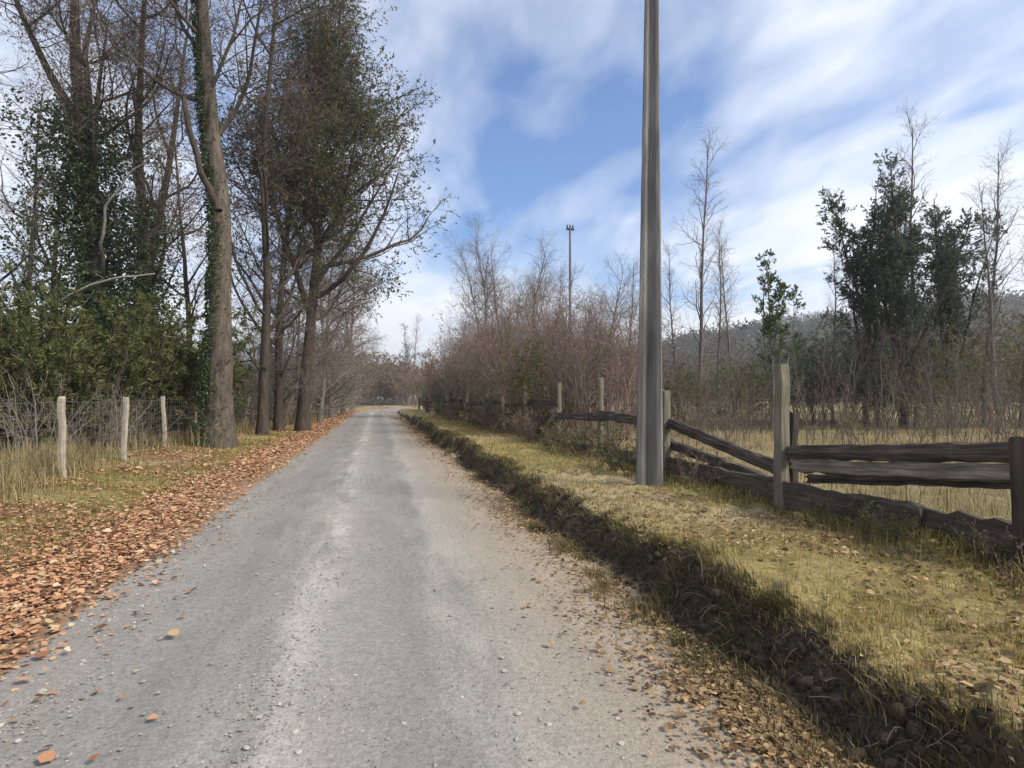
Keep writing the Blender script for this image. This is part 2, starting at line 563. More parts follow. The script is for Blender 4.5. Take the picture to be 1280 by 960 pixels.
C = mixc(C, (0.17, 0.15, 0.065), sstep(0.45, 0.6, nc) * sstep(5.0, 7.0, u_) * 0.8)
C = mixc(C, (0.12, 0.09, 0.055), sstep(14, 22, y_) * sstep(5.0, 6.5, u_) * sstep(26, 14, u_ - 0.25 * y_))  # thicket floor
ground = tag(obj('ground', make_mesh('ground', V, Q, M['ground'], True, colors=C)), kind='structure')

rus = np.arange(-2.6, 2.61, 0.065)
rys = axis([(-12, 0, 0.4), (0, 10, 0.09), (10, 30, 0.25), (30, 80, 1), (80, 180, 2.5)])
RU, RY = np.meshgrid(rus, rys)
RZ = 0.03 * (1 - (RU / 2.2) ** 2) - 0.02 + 0.018 * (fbm(RU * 1.6, RY * 0.5, 91, 3) - 0.5) + 0.012 * (vnoise(RU * 7, RY * 7, 92) - 0.5)
RZ = RZ + 0.022 * np.exp(-((RU + 0.35) / 0.3) ** 2) - 0.018 * np.exp(-((RU - 0.35) / 0.35) ** 2) - 0.018 * np.exp(-((RU + 1.3) / 0.35) ** 2)
RX = RU + bend(RY)
ny, nx = RX.shape
ii = (np.arange(ny - 1)[:, None] * nx + np.arange(nx - 1)[None, :]).ravel()
road = tag(obj('road', make_mesh('road', np.stack([RX.ravel(), RY.ravel(), RZ.ravel()], 1), np.stack([ii, ii + 1, ii + nx + 1, ii + nx], 1),
                                 M['road'], True, attrs={'across': RU.ravel()})), kind='structure')


def surf(x, y):
    """top of ground or road"""
    z = height(x, y)
    uu = x - bend(y)
    rz = 0.03 * (1 - (uu / 2.2) ** 2) - 0.02 + 0.022 * np.exp(-((uu + 0.35) / 0.3) ** 2) - 0.018 * np.exp(-((uu - 0.35) / 0.35) ** 2)
    return np.where((np.abs(uu) < 2.5), np.maximum(z, rz), z)


# ------------------------------------------------------------------ plant building blocks
def tubes(P, Rr, sides):
    """P (n,k,3) polylines, Rr (n,k) radii -> vertices, quads"""
    n, k, _ = P.shape
    T = np.empty_like(P)
    T[:, 1:-1] = P[:, 2:] - P[:, :-2]
    T[:, 0] = P[:, 1] - P[:, 0]
    T[:, -1] = P[:, -1] - P[:, -2]
    T = nrm(T)
    ch = nrm(P[:, -1] - P[:, 0])
    ref = np.zeros((n, 3))
    ref[np.arange(n), np.argmin(np.abs(ch), axis=1)] = 1
    a = nrm(np.cross(T, ref[:, None, :]))
    b = np.cross(T, a)
    ang = np.arange(sides) * 2 * math.pi / sides
    Vv = P[:, :, None, :] + Rr[:, :, None, None] * (np.cos(ang)[None, None, :, None] * a[:, :, None, :] + np.sin(ang)[None, None, :, None] * b[:, :, None, :])
    base = (np.arange(n)[:, None, None] * k + np.arange(k - 1)[None, :, None]) * sides
    s = np.arange(sides)[None, None, :]
    s2 = (s + 1) % sides
    q = np.stack([base + s, base + s2, base + sides + s2, base + sides + s], -1).reshape(-1, 4)
    return Vv.reshape(-1, 3), q


def join(parts):
    Vs, Qs, o = [], [], 0
    for v_, q_ in parts:
        Vs.append(v_)
        Qs.append(q_ + o)
        o += len(v_)
    return np.concatenate(Vs), np.concatenate(Qs)


def path(rng, p0, d, length, k, wig=0.05, up=0.0):
    """one trunk polyline"""
    P = np.zeros((1, k, 3))
    P[0, 0] = p0
    d = nrm(np.array(d, float))
    for i in range(1, k):
        d = nrm(d + rng.normal(0, wig, 3) + np.array([0, 0, up]))
        P[0, i] = P[0, i - 1] + d * length / (k - 1)
    return P


def taper(r0, r1, k, n=1, p=1.0):
    f = np.linspace(0, 1, k) ** p
    return np.tile(r0 + (r1 - r0) * f, (n, 1))


def grow(rng, P, Rr, n, t0, t1, ang, ln, k, up=0.0, wig=0.12, rr=0.02, angj=0.25, tend=0.3, bias=None, lenfall=0.5, minr=0.004):
    """n children per parent; ln base length, shortened by lenfall towards the parent tip"""
    m, K0, _ = P.shape
    tt = (np.arange(n)[None, :] + rng.random((m, n))) / n
    t_ = t0 + (t1 - t0) * tt
    fi = np.clip(t_ * (K0 - 1), 0, K0 - 1.001)
    i0 = fi.astype(int)
    fr = (fi - i0)[..., None]
    row = np.arange(m)[:, None]
    p0 = P[row, i0] * (1 - fr) + P[row, i0 + 1] * fr
    tg = nrm(P[row, i0 + 1] - P[row, i0])
    r_ = Rr[row, i0] * (1 - fr[..., 0]) + Rr[row, i0 + 1] * fr[..., 0]
    ref = np.zeros_like(tg)
    ref[..., 0] = 1
    sw = np.abs(tg[..., 0]) > 0.8
    ref[sw] = (0, 1, 0)
    a = nrm(np.cross(tg, ref))
    b = np.cross(tg, a)
    phi = rng.random((m, 1)) * 6.283 + np.arange(n)[None, :] * 2.39996 + rng.normal(0, 0.5, (m, n))
    th = ang + rng.normal(0, angj, (m, n))
    d = tg * np.cos(th)[..., None] + (a * np.cos(phi)[..., None] + b * np.sin(phi)[..., None]) * np.sin(th)[..., None]
    if bias is not None:
        d = nrm(d + np.array(bias))
    lens = ln * (1 - lenfall * tt) * rng.uniform(0.6, 1.25, (m, n))
    p = p0.reshape(-1, 3)
    d = d.reshape(-1, 3)
    lens = lens.reshape(-1)
    C_ = np.zeros((m * n, k, 3))
    C_[:, 0] = p
    for i in range(1, k):
        d = nrm(d + rng.normal(0, wig, d.shape) + np.array([0, 0, up]))
        p = p + d * (lens / (k - 1))[:, None]
        C_[:, i] = p
    r0 = np.maximum(np.minimum(r_.reshape(-1) * 0.75, rr * lens), minr)
    Rc = r0[:, None] * np.linspace(1, tend, k)[None, :]
    return C_, Rc


def sample(rng, P, n, t0=0.0, t1=1.0):
    """n points per polyline with tangents"""
    m, K0, _ = P.shape
    t_ = t0 + (t1 - t0) * rng.random((m, n))
    fi = np.clip(t_ * (K0 - 1), 0, K0 - 1.001)
    i0 = fi.astype(int)
    fr = (fi - i0)[..., None]
    row = np.arange(m)[:, None]
    p0 = P[row, i0] * (1 - fr) + P[row, i0 + 1] * fr
    tg = nrm(P[row, i0 + 1] - P[row, i0])
    return p0.reshape(-1, 3), tg.reshape(-1, 3)


def leaves(rng, c, d, size, width=0.5, droop=0.0, spread=0.8, flat=0.0, fold=0.25, var=0.35):
    """folded diamond leaves at c pointing roughly along d"""
    n = len(c)
    d = nrm(d + rng.normal(0, spread, (n, 3)) + np.array([0, 0, -droop]))
    s = rng.normal(0, 1, (n, 3))
    s = nrm(s - d * np.sum(s * d, 1, keepdims=True))
    nn = np.cross(d, s)
    if flat:
        upv = np.tile(np.array([0, 0, 1.0]), (n, 1))
        nn = nrm(nn * np.sign(nn[:, 2:3] + 1e-6) + upv * flat)
        s = nrm(np.cross(nn, d))
        d = np.cross(s, nn)
    sz = (size * rng.uniform(1 - var, 1 + var, n))[:, None]
    Vv = np.empty((n, 4, 3))
    Vv[:, 0] = c
    Vv[:, 1] = c + d * sz * 0.5 + s * sz * width * 0.5 + nn * sz * width * fold
    Vv[:, 2] = c + d * sz
    Vv[:, 3] = c + d * sz * 0.5 - s * sz * width * 0.5 + nn * sz * width * fold
    q = (np.arange(n)[:, None] * 4 + np.arange(4)[None, :])
    rnd = np.repeat(np.clip(rng.normal(0.5, 0.26, n), 0, 1), 4)
    return Vv.reshape(-1, 3), q, rnd


def litter_leaves(rng, c, size):
    """fallen leaves: six-sided outline folded along the midrib, lying nearly flat and curled a little"""
    n = len(c)
    a = rng.random(n) * 6.283
    d = nrm(np.stack([np.cos(a), np.sin(a), rng.normal(0, 0.22, n)], 1))
    nn = nrm(np.stack([rng.normal(0, 0.28, n), rng.normal(0, 0.28, n), np.ones(n)], 1))
    s = nrm(np.cross(nn, d))
    nn = np.cross(d, s)
    sz = (size * np.clip(rng.lognormal(0, 0.38, n), 0.4, 2.2))[:, None]
    wd = sz * rng.uniform(0.28, 0.46, (n, 1))
    fo = wd * rng.uniform(-0.15, 0.75, (n, 1))
    cu = sz * rng.uniform(-0.05, 0.22, (n, 1))
    c = c - d * sz * 0.5
    Vv = np.empty((n, 6, 3))
    Vv[:, 0] = c + nn * cu
    Vv[:, 1] = c + d * sz * 0.30 + s * wd + nn * fo
    Vv[:, 2] = c + d * sz * 0.72 + s * wd * 0.75 + nn * fo
    Vv[:, 3] = c + d * sz + nn * cu
    Vv[:, 4] = c + d * sz * 0.72 - s * wd * 0.75 + nn * fo
    Vv[:, 5] = c + d * sz * 0.30 - s * wd + nn * fo
    b = np.arange(n)[:, None] * 6
    q = np.concatenate([b + np.array([[0, 3, 2, 1]]), b + np.array([[0, 5, 4, 3]])])
    return Vv.reshape(-1, 3), q, np.repeat(np.clip(rng.normal(0.5, 0.27, n), 0, 1), 6)


def leaf_mesh(name, parts, mat):
    Vs, Qs, Rs, o = [], [], [], 0
    for v_, q_, r_ in parts:
        Vs.append(v_)
        Qs.append(q_ + o)
        Rs.append(r_)
        o += len(v_)
    return make_mesh(name, np.concatenate(Vs), np.concatenate(Qs), mat, False, attrs={'rnd': np.concatenate(Rs)})


def blades(rng, x, y, h, wdt, lean=0.4, leandir=None, zoff=-0.01, rndc=0.5, rnds=0.24, z=None):
    """grass blades as two-quad bent strips"""
    n = len(x)
    z = (surf(x, y) if z is None else z) + zoff
    p = np.stack([x, y, z], 1)
    a = rng.random(n) * 6.283
    s = np.stack([np.cos(a), np.sin(a), np.zeros(n)], 1)
    ld = np.stack([-np.sin(a), np.cos(a), np.zeros(n)], 1)
    if leandir is not None:
        ld = nrm(ld * 0.7 + np.array(leandir)[None, :])
    hh = (h * rng.uniform(0.45, 1.3, n))[:, None]
    le = (np.abs(rng.normal(0, lean, n)))[:, None]
    upv = np.array([[0, 0, 1.0]])
    mid = p + nrm(upv + ld * le * 0.6) * hh * 0.55
    tip = mid + nrm(upv + ld * le * 2.2) * hh * 0.5
    wv = (wdt * rng.uniform(0.6, 1.4, n))[:, None]
    Vv = np.empty((n, 6, 3))
    Vv[:, 0] = p - s * wv
    Vv[:, 1] = p + s * wv
    Vv[:, 2] = mid - s * wv * 0.75
    Vv[:, 3] = mid + s * wv * 0.75
    Vv[:, 4] = tip - s * wv * 0.12
    Vv[:, 5] = tip + s * wv * 0.12
    b = np.arange(n)[:, None] * 6
    q = np.concatenate([b + np.array([[0, 1, 3, 2]]), b + np.array([[2, 3, 5, 4]])])
    rnd = np.repeat(np.clip(rng.normal(rndc, rnds, n), 0, 1), 6)
    return Vv.reshape(-1, 3), q, rnd


def thing(name, label, cat, loc, rz=0.0, group=None, scale=1.0):
    o = bpy.data.objects.new(name, None)
    col.objects.link(o)
    o.location = loc
    o.rotation_euler = (0, 0, rz)
    o.scale = (scale, scale, scale) if isinstance(scale, (int, float)) else scale
    o.empty_display_size = 0.2
    return tag(o, label, cat, group)


def place(name, parts, label, cat, xy, rz=0.0, group=None, scale=1.0, sink=0.05):
    """a thing made of shared part meshes [(part name, mesh), ...]"""
    e = thing(name, label, cat, (float(xy[0]), float(xy[1]), h1(xy[0], xy[1]) - sink), rz, group, scale)
    for pn, me in parts:
        o = obj(pn, me, e)
        if pn in ('twigs', 'ivy', 'foliage', 'crown'):
            o['kind'] = 'stuff'
    return e


# ------------------------------------------------------------------ trees
def tall_tree(seed, H=20, r=0.35, lean=(0, 0), limbs=14, t0=0.3, ang=1.0, ln=5.0, up=0.12, bark='bark_brown', twig='twig_brown',
              n2=7, n3=6, n4=4, wig=0.03, leafmat=None, leafn=0, leafsize=0.12, flare=1.35, ivy=None, limb_list=(), bias=None, leaf_t=0.2,
              l2=0.5, l3=0.45, droop3=0.0, forks=0):
    rng = np.random.default_rng(seed)
    T = path(rng, (0, 0, -0.15), (lean[0], lean[1], 1), H, 26, wig, 0.02)
    Tr = taper(r, r * 0.12, 26, 1, 0.9)
    Tr[0, 0] *= flare
    Tr[0, 1] *= 1 + (flare - 1) * 0.3
    trunks = [(T, Tr)]
    if forks:
        A, Ar = grow(rng, T, Tr, forks, 0.25, 0.55, 0.35, H * 0.6, 20, 0.06, 0.04, 0.022, 0.1, 0.15)
        trunks.append((A, Ar))
    L1, L1r = grow(rng, T, Tr, limbs, t0, 0.97, ang, ln, 9, up, 0.13, 0.017, 0.22, 0.3, bias)
    if forks:
        B1, B1r = grow(rng, A, Ar, max(5, limbs // 2), 0.3, 0.97, ang, ln * 0.7, 9, up, 0.13, 0.017, 0.22, 0.3, bias)
        L1 = np.concatenate([L1, B1])
        L1r = np.concatenate([L1r, B1r])
    for (t_, d_, le, rr_, wg) in limb_list:
        i = int(t_ * 25)
        Pq = path(rng, T[0, i], d_, le, 9, wg, 0.03)
        L1 = np.concatenate([L1, Pq])
        L1r = np.concatenate([L1r, taper(rr_, rr_ * 0.3, 9)])
    L2, L2r = grow(rng, L1, L1r, n2, 0.15, 1.0, 0.8, ln * l2, 6, up * 0.6, 0.16, 0.012, 0.25, 0.35)
    L3, L3r = grow(rng, L2, L2r, n3, 0.15, 1.0, 0.75, ln * l2 * l3, 3, up * 0.3 - droop3, 0.2, 0.009, 0.3, 0.4)
    parts_t = [tubes(p_, r_, 12) for p_, r_ in trunks] + [tubes(L1, L1r, 6), tubes(L2, L2r, 4)]
    v_, q_ = join(parts_t)
    out_ = [('trunk', make_mesh('trunk', v_, q_, M[bark], True))]
    tw = [tubes(L3, L3r, 3)]
    last = L3
    if n4:
        L4, L4r = grow(rng, L3, L3r, n4, 0.1, 1.0, 0.7, ln * l2 * l3 * 0.55, 2, -droop3, 0.2, 0.008, 0.3, 0.5, minr=0.003)
        tw.append(tubes(L4, L4r, 3))
        last = L4
    v_, q_ = join(tw)
    out_.append(('twigs', make_mesh('twigs', v_, q_, M[twig], False)))
    if leafmat:
        c_, d_ = sample(rng, last, leafn, leaf_t, 1.0)
        keep = fbm(c_[:, 0] * 0.5 + 3, c_[:, 1] * 0.5 + c_[:, 2] * 0.45, seed, 2) > 0.42
        out_.append(('crown', leaf_mesh('crown', [leaves(rng, c_[keep], d_[keep], leafsize, 0.55, 0.2)], M[leafmat])))
    if ivy:
        n_iv, z0, z1, thick, side, size = ivy
        fi = rng.uniform(z0, z1, n_iv) / H * 25
        fi = np.clip(fi, 0, 24.99)
        i0 = fi.astype(int)
        fr = (fi - i0)[:, None]
        c0 = T[0, i0] * (1 - fr) + T[0, i0 + 1] * fr
        rad = Tr[0, i0]
        a_ = rng.random(n_iv) * 6.283 if side is None else rng.normal(side, 0.8, n_iv)
        clump = fbm(a_ * 1.1 + 5, c0[:, 2] * 0.8, seed + 5, 3)
        kp = (clump > 0.36) & (fbm(a_ * 3.5 + 2, c0[:, 2] * 3.0, seed + 9, 2) > 0.40)
        rr2 = rad + thick * (rng.random(n_iv) ** 1.6) * (0.3 + 1.8 * np.clip(clump - 0.33, 0, 1))
        dd = np.stack([np.cos(a_), np.sin(a_), np.zeros(n_iv)], 1)
        c0 = c0 + dd * rr2[:, None]
        out_.append(('ivy', leaf_mesh('ivy', [leaves(rng, c0[kp], dd[kp], size, 0.85, 0.7, 0.6)], M['leaf_ivy'])))
    return out_


def shrub(seed, H=3.5, stems=14, spread=0.5, bark='twig_brown', twig='twig_brown', n2=6, n3=5, leafmat=None, leafn=4, leafsize=0.09, base=0.35,
          up=0.05, leafw=0.5, droop=0.1, wig=0.1, r=0.022, keep=0.3, n4=0):
    rng = np.random.default_rng(seed)
    S, Sr = [], []
    for i in range(stems):
        a_ = rng.random() * 6.283
        q_ = base * math.sqrt(rng.random())
        sp = spread * rng.uniform(0.2, 1.1)
        S.append(path(rng, (math.cos(a_) * q_, math.sin(a_) * q_, -0.1), (math.cos(a_) * sp, math.sin(a_) * sp, 1), H * rng.uniform(0.6, 1.05), 9, wig, up))
        Sr.append(taper(r * rng.uniform(0.7, 1.3), 0.004, 9))
    S = np.concatenate(S)
    Sr = np.concatenate(Sr)
    L2, L2r = grow(rng, S, Sr, n2, 0.22, 1.0, 0.65, H * 0.32, 5, up, 0.15, 0.010, 0.25, 0.35)
    L3, L3r = grow(rng, L2, L2r, n3, 0.1, 1.0, 0.7, H * 0.15, 3, up * 0.5, 0.2, 0.010, 0.3, 0.5, minr=0.0032)
    v_, q_ = tubes(S, Sr, 5)
    out_ = [('stems', make_mesh('stems', v_, q_, M[bark], True))]
    tw = [tubes(L2, L2r, 3), tubes(L3, L3r, 3)]
    last = L3
    if n4:
        L4, L4r = grow(rng, L3, L3r, n4, 0.1, 1.0, 0.7, H * 0.09, 2, 0, 0.2, 0.010, 0.3, 0.5, minr=0.003)
        tw.append(tubes(L4, L4r, 3))
        last = L4
    v_, q_ = join(tw)
    out_.append(('twigs', make_mesh('twigs', v_, q_, M[twig], False)))
    if leafmat:
        c_, d_ = sample(rng, last, leafn, 0.0, 1.0)
        kp = fbm(c_[:, 0] * 1.3 + 3, c_[:, 1] * 1.3 + c_[:, 2] * 1.2, seed, 2) > keep
        out_.append(('foliage', leaf_mesh('foliage', [leaves(rng, c_[kp], d_[kp], leafsize, leafw, droop)], M[leafmat])))
    return out_


def bamboo(seed, H=4.5, canes=34, leafn=60):
    """arching thicket cane clump with narrow leaves"""
    rng = np.random.default_rng(seed)
    S, Sr = [], []
    for i in range(canes):
        a_ = rng.random() * 6.283
        q_ = 0.75 * math.sqrt(rng.random())
        S.append(path(rng, (math.cos(a_) * q_, math.sin(a_) * q_, -0.1), (math.cos(a_) * 0.28, math.sin(a_) * 0.28, 1), H * rng.uniform(0.55, 1.1), 10, 0.05, -0.045))
        Sr.append(taper(0.014, 0.004, 10))
    S = np.concatenate(S)
    Sr = np.concatenate(Sr)
    L2, L2r = grow(rng, S, Sr, 11, 0.15, 1.0, 0.7, 0.75, 4, -0.08, 0.12, 0.006, 0.25, 0.5, minr=0.003)
    v_, q_ = join([tubes(S, Sr, 4)])
    out_ = [('canes', make_mesh('canes', v_, q_, M['twig_grey'], True))]
    v_, q_ = tubes(L2, L2r, 3)
    out_.append(('twigs', make_mesh('twigs', v_, q_, M['twig_brown'], False)))
    c_, d_ = sample(rng, L2, leafn, 0.15, 1.0)
    out_.append(('foliage', leaf_mesh('foliage', [leaves(rng, c_, d_, 0.17, 0.2, 0.45, 0.55)], M['leaf_bamboo'])))
    return out_


def evergreen(seed, H=11.5, leaders=6, r=0.16, mat='leaf_evergreen', base_t=0.3, ln=0.9, size=0.13, spread=0.38, leafn=7, bark='bark_dark', nb=26, tlow=0.14):
    """several steep leaders, each a ragged spire of upswept leafy sprays, with gaps between"""
    rng = np.random.default_rng(seed)
    T = path(rng, (0, 0, -0.1), (0, 0, 1), H, 20, 0.02, 0.03)
    Tr = taper(r, 0.012, 20)
    A, Ar = grow(rng, T, Tr, leaders, tlow, 0.5, spread, H * 0.74, 16, 0.075, 0.045, 0.02, 0.12, 0.12, lenfall=0.42)
    W = np.concatenate([T, resample(A, 20)])
    Wr = np.concatenate([Tr, resample(Ar[..., None], 20)[..., 0]])
    L1, L1r = grow(rng, W, Wr, nb, base_t, 0.99, 0.85, ln, 6, 0.12, 0.12, 0.014, 0.25, 0.3, lenfall=0.72)
    L2, L2r = grow(rng, L1, L1r, 6, 0.2, 1.0, 0.65, ln * 0.5, 4, 0.1, 0.14, 0.01, 0.25, 0.4)
    L3, L3r = grow(rng, L2, L2r, 3, 0.2, 1.0, 0.6, ln * 0.25, 3, 0.05, 0.12, 0.01, 0.25, 0.4)
    v_, q_ = join([tubes(T, Tr, 10), tubes(A, Ar, 7), tubes(L1, L1r, 4), tubes(L2, L2r, 3)])
    out_ = [('trunk', make_mesh('trunk', v_, q_, M[bark], True))]
    c_, d_ = sample(rng, L3, leafn, 0.0, 1.0)
    kp = fbm(c_[:, 0] * 1.1 + 9, c_[:, 1] * 0.9 + c_[:, 2] * 1.0, seed, 3) > 0.385
    c_, d_ = c_[kp], d_[kp]
    out_.append(('crown', leaf_mesh('crown', [leaves(rng, c_, d_, size, 0.36, -0.25, 0.45)], M[mat])))
    return out_


def resample(P, k):
    n, k0, c = P.shape
    f = np.linspace(0, k0 - 1.001, k)
    i0 = f.astype(int)
    fr = (f - i0)[None, :, None]
    return P[:, i0] * (1 - fr) + P[:, i0 + 1] * fr


# ---- the big trees by the road, left
big = tall_tree(11, H=23, r=0.40, lean=(0.012, 0.0), limbs=15, t0=0.40, ang=0.9, ln=5.2, bark='bark_brown', twig='twig_brown', n2=9, n3=9, n4=5, leafmat='leaf_brown', leafn=1, leafsize=0.08,
                ivy=(15000, 0.2, 16, 0.16, math.pi * 1.1, 0.065), flare=1.5)
place('tree', big, 'tallest straight brown trunk at the leaf strip, ivy on its shaded side, bare top', 'tree', pos(273, 17.8), 0.0, 'tall trees along the left of the road')
# its dead limb, leaning out from a stub on the trunk
ivy_tree = tall_tree(23, H=21, r=0.40, lean=(-0.01, 0), limbs=14, t0=0.2, ang=1.05, ln=4.6, bark='bark_dark', twig='twig_grey', n2=8, n3=8, n4=4,
                     ivy=(40000, 1.0, 11.5, 2.6, None, 0.11), forks=3, leafmat='leaf_brown', leafn=2, leafsize=0.08)
place('tree', ivy_tree, 'dark forked tree behind the wire fence, its lower half smothered in ivy', 'tree', pos(128, 20.5), 0.6, 'tall trees along the left of the road')
slim = tall_tree(31, H=20, r=0.27, lean=(0.0, 0.0), limbs=16, t0=0.25, ang=0.85, ln=4.0, bark='bark_dark', twig='twig_brown', n2=8, n3=8, n4=4,
                 ivy=(12000, 0.5, 9, 1.5, None, 0.10), leafmat='leaf_brown', leafn=2, leafsize=0.08)
place('tree', slim, 'slim dark tree between the ivy-smothered tree and the tallest brown trunk', 'tree', pos(196, 23), 2.0, 'tall trees along the left of the road')
place('tree', slim, 'dark tree close beside the slim dark one, farther back in the wood', 'tree', pos(160, 26), 4.3, 'tall trees along the left of the road', 1.05)
leaning = tall_tree(43, H=20, r=0.21, lean=(0.03, 0.02), limbs=22, t0=0.10, ang=0.95, ln=4.6, bark='bark_dark', twig='twig_brown', n2=9, n3=8, n4=4,
                    leafmat='leaf_mixed', leafn=1, leafsize=0.10, droop3=0.05)
place('tree', leaning, 'brown tree just behind the tallest trunk with a few greenish leaves left', 'tree', pos(328, 23.5), 0.3, 'tall trees along the left of the road')
place('tree', leaning, 'brown tree one step farther along than the one behind the tallest trunk', 'tree', pos(350, 26.5), 2.2, 'tall trees along the left of the road', 0.95)
leafy = tall_tree(53, H=20, r=0.30, lean=(0.06, 0.0), limbs=34, t0=0.26, ang=1.0, ln=6.2, up=0.12, bark='bark_dark', twig='twig_brown', n2=9, n3=8, n4=3,
                  leafmat='leaf_mixed', leafn=5, leafsize=0.12, bias=(0.36, -0.1, 0.05), forks=2)
place('tree', leafy, 'broad tree still in green and brown leaf, reaching out over the road', 'tree', pos(378, 27), 0.0, 'tall trees along the left of the road')
far_twiggy = tall_tree(61, H=15, r=0.17, limbs=34, t0=0.04, ang=1.05, ln=3.8, up=0.03, bark='bark_grey', twig='twig_grey', n2=9, n3=8, n4=3, droop3=0.09, leafmat='leaf_brown', leafn=1, leafsize=0.09)
for k, (px, z_c, rz, sc, lab) in enumerate([
        (345, 27, 0.4, 0.62, 'low twiggy grey tree in the gap between the two brown trees past the tallest trunk'),
        (372, 32, 2.9, 0.68, 'low twiggy grey tree filling the gap beneath the broad leafy tree'),
        (400, 36, 2.2, 0.95, 'grey twiggy tree standing just past the broad leafy tree'),
        (414, 44, 4.0, 1.12, 'bare grey tree in the row between two others, past the broad leafy tree'),
        (428, 55, 1.1, 1.2, 'bare grey tree, last but one of the roadside row'),
        (441, 72, 5.2, 1.25, 'bare grey tree ending the roadside row before the bend')]):
    place('tree', far_twiggy, lab, 'tree', pos(px, z_c), rz, 'bare grey trees beside the road', sc)
backtree = tall_tree(67, H=17, r=0.2, limbs=16, t0=0.2, ang=0.9, ln=4.2, up=0.1, bark='bark_dark', twig='twig_grey', n2=7, n3=6, n4=3)
for k, (px, z_c, rz, sc, lab) in enumerate([
        (25, 27, 0.5, 0.9, 'bare dark tree rising from the cane thicket, clear of the ivy-smothered tree'),
        (75, 31, 2.4, 1.05, 'bare dark tree behind the ivy-smothered tree'),
        (235, 33, 3.9, 1.0, 'bare dark tree in the wood, showing between the slim dark and the tallest trunk'),
        (-60, 24, 3.0, 1.0, 'bare dark tree at the far end of the cane thicket')]):
    place('tree', backtree, lab, 'tree', pos(px, z_c), rz, 'bare trees in the wood behind the wire fence', sc)

# dead limbs: a dark snag hanging from the tallest trunk and a pale arched branch over the thicket
rng = np.random.default_rng(5)


def limb_pts(pts, r0, r1, name, label, mat, twigs=0):
    pts = np.array(pts, float)
    k = 14
    tt = np.linspace(0, len(pts) - 1, k)
    P = np.stack([np.interp(tt, np.arange(len(pts)), pts[:, i]) for i in range(3)], 1)[None]
    P = P + rng.normal(0, 0.025, P.shape)
    Rr = taper(r0, r1, k)
    parts = [tubes(P, Rr, 7)]
    if twigs:
        A, Ar = grow(rng, P, Rr, twigs, 0.2, 1.0, 0.8, 0.8, 5, 0.02, 0.15, 0.012)
        B, Br = grow(rng, A, Ar, 4, 0.2, 1.0, 0.7, 0.35, 3, 0, 0.15, 0.012)
        parts += [tubes(A, Ar, 4), tubes(B, Br, 3)]
    v_, q_ = join(parts)
    c0 = pts[0].copy()
    o = obj(name, make_mesh(name, v_ - c0, q_, M[mat], True), None, tuple(c0))
    return tag(o, label, 'branch')


def pt(px, py, zc):
    xy = pos(px, zc)
    return (xy[0], xy[1], CAM_H + (497 - py) / F * zc)


limb_pts([pt(272, 262, 17.6), pt(252, 220, 17.5), pt(236, 170, 17.3), pt(226, 118, 17.2)], 0.11, 0.07, 'dead_limb',
         'dark broken dead limb angling up from the tallest brown trunk', 'bark_dark', 3)
limb_pts([pt(40, 415, 18.0), pt(68, 385, 17.6), pt(105, 358, 17.4), pt(150, 345, 17.4), pt(192, 342, 17.6)], 0.055, 0.025, 'dead_branch',
         'pale dead branch arching over the cane thicket', 'bark_pale', 5)
limb_pts([pt(129, 345, 20.4), pt(122, 300, 19.0), pt(132, 250, 18.8), pt(160, 212, 18.6), pt(200, 180, 18.6)], 0.055, 0.02, 'dead_branch',
         'pale dead branch climbing in front of the ivy-smothered tree', 'bark_pale', 6)

# ---- cane thicket and undergrowth behind the wire fence
can = [bamboo(71, 4.4), bamboo(72, 3.6), bamboo(73, 5.0)]
spots = [(-70, 15, 0), (-10, 16.5, 2), (25, 14.8, 1), (60, 17.5, 0), (95, 16.0, 1), (120, 19, 2), (150, 17.5, 0), (182, 19, 1), (215, 19.5, 0), (240, 22, 2), (-130, 13, 1), (10, 20, 2)]
clab = ['behind the wires, one span before the first full post', 'under the bare dark tree clear of the ivy', 'close behind the first full post', 'just below the arched pale dead branch',
        'close to the wires between the first two full posts', 'right at the foot of the ivy-smothered tree', 'behind the second full post', 'at the foot of the slim dark tree',
        'behind the third full post', 'close behind the tallest brown trunk', 'farthest along towards the open verge', 'deep in the wood behind the other canes']
for k, (px, z_c, v_) in enumerate(spots):
    place('cane_clump', can[v_], 'olive green cane clump ' + clab[k], 'bamboo', pos(px, z_c), k * 1.3, 'cane clumps behind the wire fence', 0.85 + 0.25 * ((k * 37) % 10) / 10)
und = [shrub(81, 3.2, 16, 0.5, 'twig_grey', 'twig_grey', 6, 5, 'leaf_brown', 1, 0.06, base=0.6, n4=3), shrub(82, 2.6, 14, 0.6, 'twig_grey', 'twig_grey', 6, 5, 'leaf_brown', 1, 0.08, 0.6),
       shrub(83, 3.0, 16, 0.5, 'twig_brown', 'twig_brown', 6, 6, 'leaf_ivy', 5, 0.09, 0.6)]
